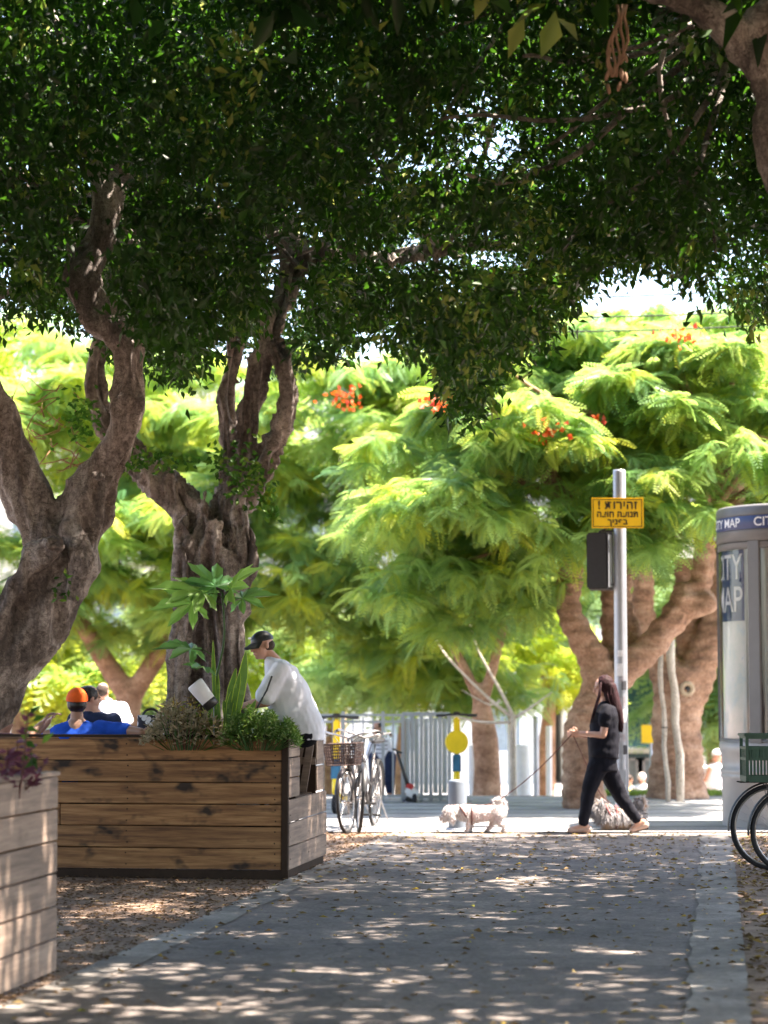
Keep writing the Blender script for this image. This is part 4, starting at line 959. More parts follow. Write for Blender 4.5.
bd = S.bake('body', M['skin'], wo, .007, 3); eyes(g, rot, bd, .93)
S = MB(); secs=[(608,701.5,.05,.06),(608,706,.095,.15),(606,714,.125,.20),(604.5,726,.15,.195),(603.5,740,.165,.19),(603.5,750,.165,.195),(603.5,757.5,.158,.195)]
S.loft([(A(a,b_),V3(w,0,-.02),V3(0,d,0)) for a,b_,w,d in secs],24)
for dy in (-.19,.19): S.chain([A(608,709.5,dy*.85),A(606,715,dy),A(604.5,722,dy)],[.062,.064,.066])
S.bake('t_shirt', M['black_cloth'], wo, .010, 3, wr)
S = MB(); S.loft([(A(603,753),V3(.145,0,0),V3(0,.17,0)),(A(602.5,763),V3(.15,0,0),V3(0,.18,0)),(A(603,771),V3(.15,0,0),V3(0,.175,0))],20)
S.chain([A(598,766,-.075),A(589,789,-.08),A(583.5,822,-.06)],[.112,.082,.056]); S.chain([A(606,766,.08),A(620,795,.08),A(636,819,.06)],[.112,.082,.056])
S.bake('trousers', M['black_cloth'], wo, .010, 3, wr)
for (h_,t_,dy) in (((588,829),(570,830.2),-.06),((645.5,825),(632,830),.06)):
    S = MB(); a_ = A(*h_,dy); b_ = A(*t_,dy); a_.z = max(a_.z,.035) if h_[0] < 600 else a_.z; b_.z = max(b_.z,.028); S.capsule(a_,b_,.038,.03); s_ = S.bake('shoe', M['shoe'], wo, .008, 2)
    mb = MB(); mb.tube([a_+V3(.03,0,-.03),a_+(b_-a_)*.5+V3(0,0,-.028),b_+V3(-.025,0,-.024)],[.016,.014,.013],8,sx=1); mb.build('sole', M['black'], s_)
# hair: a mass with strands falling down the back and one lock in front
S = MB(); S.ell(A(605.3,684.8),(.096,.095,.108)); S.loft([(A(608.5,684),V3(.075,0,0),V3(0,.088,0)),(A(611,696),V3(.085,0,0),V3(0,.10,0)),(A(615,709),V3(.075,0,0),V3(0,.11,0)),(A(619.5,722),V3(.045,0,0),V3(0,.09,0)),(A(621,732),V3(.02,0,0),V3(0,.05,0))],20)
hm = lambda p: .006*noise.noise((p.x*60,p.y*60,p.z*5))
hr = S.bake('hair', M['hair_red'], wo, .009, 2, hm)
mb = MB()
for k in range(70):
    y = random.uniform(-.10,.10); x = random.uniform(-4,4)
    mb.tube([A(609+x*.4,678+abs(x),y*.6),A(611+x,695,y),A(615.5+x,710,y*1.1),A(620+x*.9,724+random.uniform(-4,9),y*.9)],[.004,.007,.006,.001],5)
for k in range(16):
    y = -.09+random.uniform(-.015,.02); x = random.uniform(-1.2,1.2)
    mb.tube([A(601+x*.3,682,y),A(599+x,697,y-.01),A(595+x,709,y-.02),A(591+x,722+random.uniform(-3,3),y-.03)],[.005,.007,.006,.001],5)
mb.build('hair_strands', M['hair_red'], hr, True)
# ---- people on the bench at left, seen from behind
YQ = 18.72
bl = thing('person', V3(at(78,800,YQ).x,YQ,0), 'man in blue t-shirt and orange cap from behind, arm along the bench back', 'person')
A = lambda a,b_,dy=0: at(a,b_,YQ+dy)
S = MB(); g, rot = headgeo(S, A(77,703), V3(-.1,1,0), V3(0,0,1), 1.0, A(77,726))
S.chain([A(77,728),A(79,760),A(80,792)],[.10,.13,.14]); S.capsule(A(50,737),A(104,732),.07,.065)
S.chain([A(104,729),A(126,730,-.03),A(141,732,-.10)],[.06,.046,.036]); hand(S, A(141,732,-.10), V3(1,-.1,-.2), V3(0,-.3,1), .5)
S.chain([A(52,736),A(34,748,.05),A(30,735,-.05),A(42,724,.05)],[.058,.044,.036,.03]); hand(S, A(42,724,.05), V3(.5,.1,.8), V3(0,-1,0), .5)
for x in (68,90): S.chain([A(x,795,.05),A(x,795,.5),V3(A(x,795).x,YQ+.55,.1)],[.085,.06,.04])
S.bake('body', M['skin_tan'], bl, .008, 3)
S = MB(); S.loft([(A(77,721),V3(.075,0,0),V3(0,.06,0)),(A(78,726),V3(.21,0,0),V3(0,.09,0)),(A(79,734),V3(.27,0,0),V3(0,.125,0)),(A(80,755),V3(.22,0,0),V3(0,.14,0)),(A(80,800),V3(.21,0,0),V3(0,.15,0))],24)
S.chain([A(100,729),A(114,730,-.01),A(125,730,-.03)],[.076,.068,.064]); S.chain([A(56,735),A(45,741,.02)],[.074,.07]); S.bake('t_shirt', M['blue_cloth'], bl, .011, 3, wr)
S = MB(); 
for x in (68,90): S.chain([A(x,795,.05),A(x,795,.5)],[.10,.08])
S.bake('shorts', M['navy_cloth'], bl, .014, 2)
S = MB(); S.ell(g(0,-.026,-.012),(.084,.088,.075),rot); S.bake('hair', M['hair_dark'], bl, .008, 2, lambda p:.004*noise.noise(p*70))
cap = MB(); vs=[]
for i in range(9):
    th = PI/2*i/8
    for j in range(28): a = 2*PI*j/28; vs.append(g(.094*math.sin(th)*math.cos(a), -.016+.11*math.sin(th)*math.sin(a), .020+.112*math.cos(th)-.012*math.sin(th)*math.sin(a)*-1))
cap.add(vs,[(i*28+j,(i+1)*28+j,(i+1)*28+(j+1)%28,i*28+(j+1)%28) for i in range(8) for j in range(28)])
cp = cap.build('cap', M['orange_cloth'], bl, True)
def sitter(label, cx, cy, Y, k, head_f, shirt, hairm, secs, skin='skin', extra=None, standing=False, trouser='navy_cloth', hair_s=(.084,.10,.07), zoff=.045, base=0.0, cat='person', group=None):
    """a person further off; secs are the shirt's (px,py,half width m,half depth m)"""
    t = thing('person', V3(at(cx,cy,Y).x,Y,base), label, 'person', group)
    A = lambda a,b_,dy=0: at(a,b_,Y+dy); S = MB(); n0 = A(secs[0][0],secs[0][1])
    g, rot = headgeo(S, A(cx,cy), V3(*head_f), V3(0,0,1), k, n0)
    S.chain([A(s[0],s[1]) for s in secs],[max(.03,min(s[2],s[3])*.75) for s in secs])
    if extra: extra(S, A)
    hipz = A(secs[-1][0],secs[-1][1]); q = Vector((0,1,0))
    if standing:
        for x in (-.09,.09): S.chain([hipz+V3(x,0,0),V3(hipz.x+x*1.1,Y-.02,base+(hipz.z-base)*.5),V3(hipz.x+x*1.2,Y+.03,base+.07)],[.085*k,.06*k,.042*k])
    else:
        f2 = Vector((head_f[0],head_f[1],0)).normalized()
        for x in (-.09,.09): s_ = Vector((-f2.y,f2.x,0))*x; S.chain([hipz+s_,hipz+s_+f2*.42,V3(*(hipz+s_+f2*.45).xy,base+.08)],[.085,.06,.042])
    bd = S.bake('body', M[skin], t, .011, 2)
    eyes(g, rot, bd, k)
    S = MB(); S.loft([(A(a,b_),V3(w,0,0),V3(0,d,0)) for a,b_,w,d in secs],20); c1 = A(secs[1][0],secs[1][1])
    for x in (-1,1): S.capsule(c1+V3(x*secs[1][2]*.85,0,-.03), c1+V3(x*(secs[1][2]+.04),0,-.20*k), .066*k, .06*k)
    S.bake('shirt', M[shirt], t, .013, 3, wr)
    S = MB()
    if standing:
        for x in (-.09,.09): S.chain([hipz+V3(x,0,.02),V3(hipz.x+x*1.1,Y-.02,base+(hipz.z-base)*.5),V3(hipz.x+x*1.2,Y+.03,base+.12)],[.115*k,.08*k,.06*k])
    else:
        for x in (-.09,.09): s_ = Vector((-f2.y,f2.x,0))*x; S.chain([hipz+s_,hipz+s_+f2*.42,V3(*(hipz+s_+f2*.45).xy,base+.14)],[.11,.08,.06])
    S.bake('trousers', M[trouser], t, .014, 2)
    S = MB(); S.ell(g(0,-.025,zoff),tuple(q_*k for q_ in hair_s),rot); S.bake('hair', M[hairm], t, .009, 2, lambda p:.005*noise.noise(p*60)); return t, g, rot
sitter('dark haired man in a navy shirt sitting beside the man in the orange cap', 90,698,19.5,.98,(.85,.5,0),'navy_cloth','hair_dark',
    [(91,711,.06,.06),(94,716,.20,.10),(94,724,.22,.13),(92,750,.19,.14),(90,790,.18,.15)], hair_s=(.088,.105,.082), zoff=.03)
def ex(S,A): S.chain([A(95,712),A(90,722),A(96,728)],[.04,.036,.03])
sitter('man in a white t-shirt standing with his back turned behind the orange cap', 103,692,25.5,.92,(.3,1,0),'white_cloth','hair_grey',
    [(104,700,.06,.05),(108,704,.20,.10),(110,715,.22,.13),(111,735,.19,.13),(110,748,.18,.14)], standing=True, hair_s=(.08,.10,.085), zoff=.02)
def ex(S,A): S.chain([A(18,742,-.05),A(34,738,-.1),A(48,722,-.15)],[.045,.036,.028]); hand(S, A(48,722,-.15), V3(.5,0,.6), V3(0,-1,0), .6)
sitter('person with dark hair half hidden by the leaning trunk, forearm raised over the bench', 2,722,19.6,1.0,(.9,-.3,0),'navy_cloth','hair_dark',
    [(2,738,.06,.06),(4,742,.19,.10),(4,752,.20,.13),(4,775,.18,.14),(4,800,.18,.15)], extra=ex)
# child behind the fence
t,g,rot = sitter('small child in a striped white shirt and navy shorts standing behind the fence', 378,728,30.3,.95,(-.7,-.6,-.25),'white_cloth','hair_dark',
    [(379,737,.045,.04),(380,739,.11,.08),(380,747,.12,.09),(381,755,.125,.10),(382,759,.12,.1)], standing=True, trouser='navy_cloth', hair_s=(.082,.098,.08), zoff=.03)
mb = MB()
for k in range(4): 
    c = at(380,741+k*4,30.3); mb.tube([c+V3(.124*math.cos(a),.098*math.sin(a),0) for a in np.linspace(0,2*PI,20)[:-1]],.006,5,closed=True)
mb.build('stripes', M['navy_cloth'], t)
# people beyond the verge, on the lower street
sitter('white haired person in a white shirt sitting with back turned beyond the grass verge', 642,778,40,.9,(.2,1,0),'white_cloth','fur_white',
    [(642,784,.06,.05),(643,787,.18,.1),(643,797,.20,.13),(643,812,.19,.14)], base=-1.25, hair_s=(.08,.1,.08), zoff=.03)
sitter('bare armed person in yellow beside the white haired one, partly hidden by the pole', 629,780,40.5,.85,(.3,1,0),'yellow','hair_grey',
    [(629,787,.055,.05),(629,790,.14,.1),(629,800,.15,.12),(629,812,.15,.12)], base=-1.25)
t,g,rot = sitter('cyclist in a white cap and pale shirt leaning on handlebars left of the kiosk', 717,756,40,1.0,(-.8,-.5,-.2),'white_cloth','hair_grey',
    [(716,763,.06,.06),(714,767,.20,.12),(714,776,.19,.13),(715,787,.17,.13),(716,793,.16,.13)], standing=True, base=-1.25, extra=lambda S,A: [S.chain([A(710,768,d),A(706,779,d),A(700,783,d*.7)],[.05,.04,.03]) for d in (-.2,.2)])
mb = MB(); vs=[]
for i in range(7):
    th = PI/2*i/6
    for j in range(20): a = 2*PI*j/20; vs.append(g(.09*math.sin(th)*math.cos(a), -.012+.108*math.sin(th)*math.sin(a), .035+.09*math.cos(th)))
mb.add(vs,[(i*20+j,(i+1)*20+j,(i+1)*20+(j+1)%20,i*20+(j+1)%20) for i in range(6) for j in range(20)]); mb.build('cap', M['white'], t, True)
sitter('child in a white shirt and teal trousers behind the trunk with the pruning hole', 695,775,40.3,.85,(-.6,-.7,0),'white_cloth','hair_grey',
    [(695,782,.045,.04),(696,784,.12,.09),(697,792,.13,.1),(698,800,.13,.1)], standing=True, base=-1.25, trouser='petrol')
sitter('woman in a navy top standing behind the cyclist, cut by the kiosk', 723,762,41.5,.95,(-.8,-.3,0),'navy_cloth','hair_dark',
    [(723,769,.06,.06),(723,772,.17,.12),(723,780,.17,.13),(723,795,.16,.13)], standing=True, base=-1.25)
# ================================================================== DOGS
def fur(ob, parent, mat, n, L, w, down=.5, name='coat', pick=None, comb=None):
    me = ob.data; nv = len(me.vertices); co_ = np.empty(nv*3); no = np.empty(nv*3)
    me.vertices.foreach_get('co',co_); me.vertices.foreach_get('normal',no); co_=co_.reshape(-1,3); no=no.reshape(-1,3)
    idx = rng.integers(0,nv,n)
    P = co_[idx]; Nn = no[idx]
    if pick is not None: k = pick(P); P=P[k]; Nn=Nn[k]; n=len(P)
    d = Nn*0.6+rng.normal(size=(n,3))*.25; d[:,2]-=down
    if comb is not None: d += np.array(comb)
    d /= np.linalg.norm(d,axis=1,keepdims=True)
    L_ = L*rng.uniform(.5,1.3,n)[:,None]; s = np.cross(d,Nn+rng.normal(size=(n,3))*.4); s/=np.linalg.norm(s,axis=1,keepdims=True)+1e-9
    P = P-Nn*.004
    mid = P+d*L_*.5; tip = P+d*L_; tip[:,2]-= L_[:,0]*down*.35
    V = np.stack([P-s*w,P+s*w,mid+s*w*.7,tip,mid-s*w*.7],1).reshape(-1,3); b_=np.arange(n)*5
    Q = np.stack([b_,b_+1,b_+2,b_+3,b_+4],1); me2 = fastmesh(V,Q)
    for q_ in ():
        pass
    o = link_mesh(me2, name, M[mat], parent, local=True); WLOC[o.name] = wloc(parent); return o
YD = 23.3; A = lambda a,b_,dy=0: at(a,b_,YD+dy)
d1 = thing('dog', V3(at(475,831,YD).x,YD,0), 'small white dog with clipped body tinted for shade and fluffy head in a dark harness', 'dog')
S = MB()
S.chain([A(465,812.5),A(475,813.8),A(488,813),A(499,811.5)],[.088,.092,.080,.082]); S.chain([A(466,812),A(459,811),A(453,811)],[.07,.065,.06])
S.ell(A(450,812),(.075,.07,.07)); S.capsule(A(447,814.5),A(441.5,818),.036,.024); S.capsule(A(448,818),A(443.5,821.5),.022,.014)
for dy in (-.062,.062): S.ell(A(453,818,dy),(.030,.018,.062),None,10)
for dx,dy in ((468,-.05),(471,.055)): S.chain([A(dx,816,dy),A(dx+.5,823,dy),A(dx-.3,829.5,dy)],[.040,.025,.019]); S.capsule(A(dx-.5,830,dy),A(dx-2.2,830.4,dy),.019,.016)
S.chain([A(499,814,-.05),A(497,821,-.055),A(503.5,825,-.055),A(504,829.5,-.055)],[.058,.036,.022,.018]); S.capsule(A(504,830,-.055),A(502,830.4,-.055),.018,.015)
S.chain([A(497,815,.05),A(493,821.5,.055),A(491,825.5,.055),A(488,829.5,.055)],[.056,.034,.022,.018]); S.capsule(A(488,830,.055),A(486,830.4,.055),.018,.015)
S.chain([A(502,808.5),A(503,803),A(499,800),A(494.5,801.5)],[.030,.028,.030,.018])
bd = S.bake('body', M['fur_shade'], d1, .009, 3)
xs_ = lambda px: (px-384)/F*YD - d1.location.x
def zl(py): return at(400,py,YD).z
fur(bd, d1, 'fur_white', 9000, .028, .0032, .7, 'head_fur', lambda P:(P[:,0] < xs_(460)))
fur(bd, d1, 'fur_white', 6000, .036, .0032, .1, 'tail_fur', lambda P:(P[:,0] > xs_(492)) & (P[:,2] > zl(809)))
fur(bd, d1, 'fur_white', 15000, .017, .0032, .6, 'coat', lambda P:(P[:,0] > xs_(460)) & ((P[:,2] < zl(820)) | (P[:,2] > zl(812)) | (P[:,0] > xs_(497)) | (P[:,0] < xs_(468)) | (rng.random(len(P)) < .4)))
mb = MB(); mb.ell(A(440.3,817),(.014,.014,.011)); mb.build('nose', M['black'], d1, True)
mb = MB(); mb.ell(A(443.8,819.8,-.004),(.012,.012,.009)); mb.build('mouth', M['hair_dark'], d1, True)
for dy in (-.045,.045): mb = MB(); mb.ell(A(445.5,812.5,dy*.95),(.011,.009,.011)); mb.build('eye', M['black'], d1, True)
mb = MB()
def ringat(mb, c, r, tilt, th=.009): 
    mb.tube([c+V3(math.sin(tilt)*r*math.sin(a),r*math.cos(a),r*math.cos(tilt)*math.sin(a)) for a in np.linspace(0,2*PI,24)[:-1]],th,6,closed=True)
ringat(mb, A(464,813), .094, -.55); ringat(mb, A(471.5,815), .098, 0); mb.tube([A(464,804.5),A(471,805),A(477,806)],.010,6); mb.build('harness', M['leather'], d1, True)
M['harness'] = simple('dull red webbing',(0.22,0.07,0.07),.8)
YD2 = 23.65; A = lambda a,b_,dy=0: at(a,b_,YD2+dy)
d2 = thing('dog', V3(at(618,831,YD2).x,YD2,0), 'shaggy grey and tan terrier with curled tail, half hidden behind the walking legs', 'dog')
S = MB(); S.chain([A(608,816),A(620,817.5),A(636,817)],[.105,.10,.095]); S.chain([A(609,813),A(603,808)],[.075,.065]); S.ell(A(599.5,807.5),(.072,.07,.07)); S.capsule(A(597,809.5),A(591.5,811.5),.038,.028)
for dy in (-.055,.055): S.ell(A(601.5,800.5,dy),(.018,.014,.035),None,10); S.chain([A(607,820,dy),A(606.5,828.5,dy)],[.045,.028]); S.chain([A(637,819,dy),A(636,823.5,dy),A(639.5,826,dy),A(639.5,829,dy)],[.06,.04,.028,.024])
for dy,x in ((-.055,605),(.055,605),(-.055,638),(.055,638)): S.capsule(A(x,829.3,dy),A(x-1.5,829.8,dy),.024,.02)
S.chain([A(640,811),A(645,805),A(643,799),A(638,799.5),A(637,803)],[.03,.028,.026,.022,.014])
bd = S.bake('body', M['fur_tan'], d2, .010, 3)
zl2 = lambda py: at(600,py,YD2).z; x2 = lambda px: (px-384)/F*YD2-d2.location.x
fur(bd, d2, 'fur_grey', 15000, .075, .0035, .9, 'back_coat', lambda P:(P[:,2] > zl2(819)) & (P[:,0] < x2(641)))
fur(bd, d2, 'fur_tan', 7000, .045, .003, .9, 'leg_coat', lambda P:(P[:,2] <= zl2(818)))
fur(bd, d2, 'fur_white', 5000, .05, .003, .3, 'tail_fur', lambda P:(P[:,0] > x2(634)))
mb = MB(); mb.ell(A(590.3,811),(.014,.014,.011)); mb.build('nose', M['black'], d2, True)
for dy in (-.04,.04): mb = MB(); mb.ell(A(594.5,806.5,dy),(.010,.009,.010)); mb.build('eye', M['black'], d2, True)
mb = MB(); ringat(mb, A(609,814), .118, -.4, .012); ringat(mb, A(616,817), .118, 0, .012); mb.build('harness', M['harness'], d2, True)
def cord(name, pts, r, label, mat='leather'):
    t = MB(); P_,_ = spline([(p,r) for p in pts],.1); t.tube(P_,r,6); o = t.build(name, M[mat], None, True); return tag(o, label, 'leash')
cord('leash', [at(572,734,23.14),at(545,763,23.2),at(515,789,23.26),at(493,803,23.3),at(478,806,23.3)], .006, 'slack brown leash running from the hand of the woman down to the white dog')
cord('leash', [at(573,735,23.2),at(590,772,23.6),at(600,793,23.62),at(611,804,23.62)], .006, 'second leash dropping past the front leg to the shaggy dog')
# ================================================================== BICYCLES
def circ(c, r, axis='Y', n=40, ex=None):
    c = Vector(c)
    return [c+(V3(r*math.cos(a),0,r*math.sin(a)) if axis == 'Y' else V3(0,r*math.cos(a),r*math.sin(a))) for a in [2*PI*i/n for i in range(n)]]
def bicycle(label, loc, rz, basket=None, steer=0.0, paint='dark_frame', lean=0.0, fender='chrome', r=.335, rack=False, saddle_h=.95, group=None):
    t = thing('bicycle', loc, label, 'bicycle', group, rz); t.rotation_euler = (lean,0,rz)
    K = dict(parent=t, local=True)
    fx, rx = .53, -.53
    Sr = Matrix.Rotation(steer,3,'Z'); piv = V3(.40,0,0)
    def st(p): p = Vector(p); return piv+Sr@(p-piv)
    def wheel(x, front):
        f_ = st if front else (lambda p: Vector(p))
        mb = MB(); mb.tube([f_(p) for p in circ((x,0,r),r-.017)],.018,8,closed=True); tyre = mb
        mr = MB(); mr.tube([f_(p) for p in circ((x,0,r),r-.040)],.009,6,closed=True); 
        for i in range(28):
            a = 2*PI*i/28; mr.tube([f_((x+.02*math.cos(a+.8),.02*(-1)**i,r+.02*math.sin(a+.8))), f_((x+(r-.04)*math.cos(a),0,r+(r-.04)*math.sin(a)))],.0018,4,caps=False)
        mr.tube([f_((x,-.045,r)),f_((x,.045,r))],.018,8)
        w = tyre.build('wheel', M['rubber'], t, True, True); WLOC[w.name] = V3(0,0,0)
        mr.build('rim', M['chrome'], w, True, True)
        mf = MB(); a0,a1 = (R(15),R(165)) if front else (R(-5),R(150)); n=20; vs=[]
        for i in range(n+1):
            a = a0+(a1-a0)*i/n
            for q_,dr in ((-.028,-.008),(-.012,.004),(.012,.004),(.028,-.008)): vs.append(f_((x+(r+.018+dr)*math.cos(PI-a if not front else a),q_,r+(r+.018+dr)*math.sin(a))))
        mf.add(vs,[(4*i+k,4*i+k+1,4*i+k+5,4*i+k+4) for i in range(n) for k in range(3)]); mf.build('mudguard', M[fender], t, True, True)
    wheel(fx,True); wheel(rx,False)
    bb = V3(-.08,0,.28); seatT = V3(-.24,0,.80); head = V3(.36,0,.82); headb = V3(.40,0,.66)
    mb = MB(); mb.tube([bb,seatT],.016,8); mb.tube([headb,bb],.019,8); mb.tube([head-V3(-.01,0,.04),V3(.1,0,.55),V3(-.14,0,.48)],.015,8); mb.tube([head,headb],.02,8)
    for s in (-1,1): mb.tube([bb+V3(0,s*.04,0),V3(rx,s*.055,r)],.009,6); mb.tube([seatT-V3(.0,0,.05)+V3(0,s*.03,0),V3(rx,s*.055,r)],.008,6)
    mb.build('frame', M[paint], smooth=True, **K)
    mb = MB()
    for s in (-1,1): mb.tube([st(headb+V3(0,s*.02,-.02)),st((.42,s*.055,.55)),st((fx,s*.055,r))],[.012,.012,.008],8)
    mb.tube([st(headb),st(headb+V3(0,0,-.03))],.022,8); mb.build('fork', M[paint], smooth=True, **K)
    hb = MB(); hb.tube([st(head),st((.33,0,.98))],.013,8)
    hb.tube([st((.12,-.30,1.03)),st((.26,-.27,1.06)),st((.37,-.12,1.03)),st((.34,0,.99)),st((.37,.12,1.03)),st((.26,.27,1.06)),st((.12,.30,1.03))],.011,8)
    h = hb.build('handlebar', M['chrome'], smooth=True, **K)
    for s in (-1,1):
        g = MB(); g.tube([st((.11,s*.302,1.028)),st((.24,s*.275,1.055))],.017,8); g.build('grip', M['black'], h, True, True)
        g = MB(); g.tube([st((.14,s*.25,1.005)),st((.20,s*.24,1.01)),st((.27,s*.25,1.045)),st((.30,s*.2,1.05)),st((.49,s*.08,.96)),st((.45,s*.02,.72))],.0045,5); g.build('brake_lever', M['black'], h, True, True)
    mb = MB(); mb.tube([seatT-V3(-.02,0,.05),V3(-.275,0,saddle_h-.04)],.012,8); mb.build('seat_post', M['chrome'], smooth=True, **K)
    S = MB(); S.loft([(V3(-.40,0,saddle_h+.005),V3(0,.075,0),V3(0,0,.025)),(V3(-.36,0,saddle_h+.01),V3(0,.095,0),V3(0,0,.035)),(V3(-.27,0,saddle_h),V3(0,.065,0),V3(0,0,.035)),(V3(-.18,0,saddle_h-.002),V3(0,.026,0),V3(0,0,.025)),(V3(-.12,0,saddle_h-.01),V3(0,.016,0),V3(0,0,.015))],16)
    S.build('saddle', M['black'], smooth=True, **K)
    mb = MB(); mb.tube(circ(bb+V3(0,-.06,0),.085,n=24),.006,5,closed=True); mb.tube([bb+V3(0,-.09,0),bb+V3(0,.09,0)],.016,8)
    for s in (-1,1): mb.tube([bb+V3(0,s*.075,0),bb+V3(.12*s,s*.08,-.11)],.009,6); mb.box(bb+V3(.12*s,s*.13,-.11),(.09,.085,.02),bevel=.004)
    mb.build('crankset', M['black'], **K)
    mb = MB(); mb.box((-.30,-.066,.345),(.44,.012,.075),Matrix.Rotation(R(-6),3,'Y'),bevel=.005); mb.build('chain_guard', M[paint], **K)
    mb = MB(); mb.tube([V3(rx+.05,.05,r-.02),V3(rx+.02,.19,.01)],.008,6); mb.tube([V3(rx+.02,.19,.01),V3(rx+.05,.21,.006)],.009,6); mb.build('kickstand', M['chrome'], **K)
    if rack:
        mb = MB()
        for y in (-.07,0,.07): mb.tube([V3(-.82,y,.735),V3(-.30,y,.735)],.006,6)
        for x in (-.8,-.6,-.4): mb.tube([V3(x,-.075,.735),V3(x,.075,.735)],.006,6)
        for s in (-1,1): mb.tube([V3(-.6,s*.07,.735),V3(rx,s*.06,r)],.006,6)
        mb.build('rack', M['black'], **K)
    if basket:
        mb = MB(); x0,x1,z0,z1 = .44,.70,.72,.94; wy=.17
        for i in range(8):
            z = z0+(z1-z0)*i/7; e = .03*i/7; mb.tube([st(p) for p in ((x0,-wy-e+.02,z),(x1+e,-wy-e+.02,z),(x1+e,wy+e-.02,z),(x0,wy+e-.02,z))],.005 if i < 7 else .010,5,closed=True)
        for i in range(15):
            y = -wy+.02+(2*wy-.04)*i/14; mb.tube([st((x0,y,z1)),st((x0,y,z0)),st((x1,y,z0)),st((x1+.03,y*1.12,z1))],.0048,4)
        for i in range(8):
            x = x0+(x1-x0)*i/7
            for s in (-1,1): mb.tube([st((x,s*(wy-.02),z0)),st((x+.02*i/7,s*(wy+.01),z1))],.0048,4)
        mb.build('basket', M[basket], **K)
        mb = MB(); mb.tube([st((.60,0,z0)),st((.56,0,.55))],.007,5); mb.ell(st((.50,0,.62)),(.035,.03,.03)); mb.build('headlight', M['chrome'], smooth=True, **K)
    return t
def gpY(px, Y): return V3(at(px,800,Y).x, Y, 0)
bA = gpY(358,23.55)
bicycle('bicycle with rusty wire front basket beside the planter end, wheel towards the camera', V3(bA.x-.04,23.7,.0), R(-95), 'rust_basket', R(-10), 'dark_frame', R(2), 'dark_frame', group='bicycles by the planter')
bB = gpY(378,24.1)
bicycle('dark bicycle parked behind the basket bicycle, its larger wheel showing at the right', V3(bB.x-.14,23.9,0), R(-100), None, R(14), 'dark_frame', R(-4), 'black', .36, group='bicycles by the planter')
bC = gpY(773,18.5)
bicycle('bicycle at the right edge with a green crate on its rack', V3(bC.x+.53,18.5,0), R(0), None, 0, 'dark_frame', 0, 'black', .36, True, group='bicycles at the right edge')
bD = gpY(792,18.1)
bicycle('bicycle at the right edge standing in front of the one carrying the crate', V3(bD.x+.53,18.15,0), R(3), None, 0, 'dark_frame', R(2), 'black', .35, False, group='bicycles at the right edge')
# green crate with handle slots and lattice
cr = at(768,760,18.45); cw,cd,ch = .42,.32,.385
ct = thing('plastic_crate', V3(cr.x,18.45,.745), 'dark green plastic crate with slotted sides riding on the bicycle rack at the right edge', 'crate')
mb = MB(); T_ = .008
for sx in (-1,1):
    for sy in (-1,1): mb.box((cr.x+sx*(cw/2-.012),18.45+sy*(cd/2-.012),.75+ch/2),(.026,.026,ch),bevel=.004)
for z,hh in ((.765,.05),(.93,.022),(1.02,.022),(1.115,.036)):
    for s in (-1,1): mb.box((cr.x,18.45+s*(cd/2-.006),z),(cw-.05,.012,hh)); mb.box((cr.x+s*(cw/2-.006),18.45,z),(.012,cd-.05,hh))
for i in range(13):
    x = cr.x-cw/2+.04+(cw-.08)*i/12
    for s in (-1,1): mb.box((x,18.45+s*(cd/2-.0105),.855),(.012,.004,.15)) ; mb.box((x,18.45+s*(cd/2-.0105),.975),(.03 if i % 3 else .012,.004,.09))
for i in range(9):
    y = 18.45-cd/2+.04+(cd-.08)*i/8
    for s in (-1,1): mb.box((cr.x+s*(cw/2-.0105),y,.90),(.004,.014,.24))
mb.box((cr.x,18.45,.752),(cw-.03,cd-.03,.008)); mb.build('crate_body', M['green_crate'], ct)
mb = MB(); 
for s in (-1,1): mb.box((cr.x,18.45+s*(cd/2+.004),1.128),(cw+.03,.022,.022),bevel=.006); mb.box((cr.x+s*(cw/2+.004),18.45,1.128),(.022,cd-.006,.022),bevel=.006)
mb.build('rim', M['green_crate'], ct)
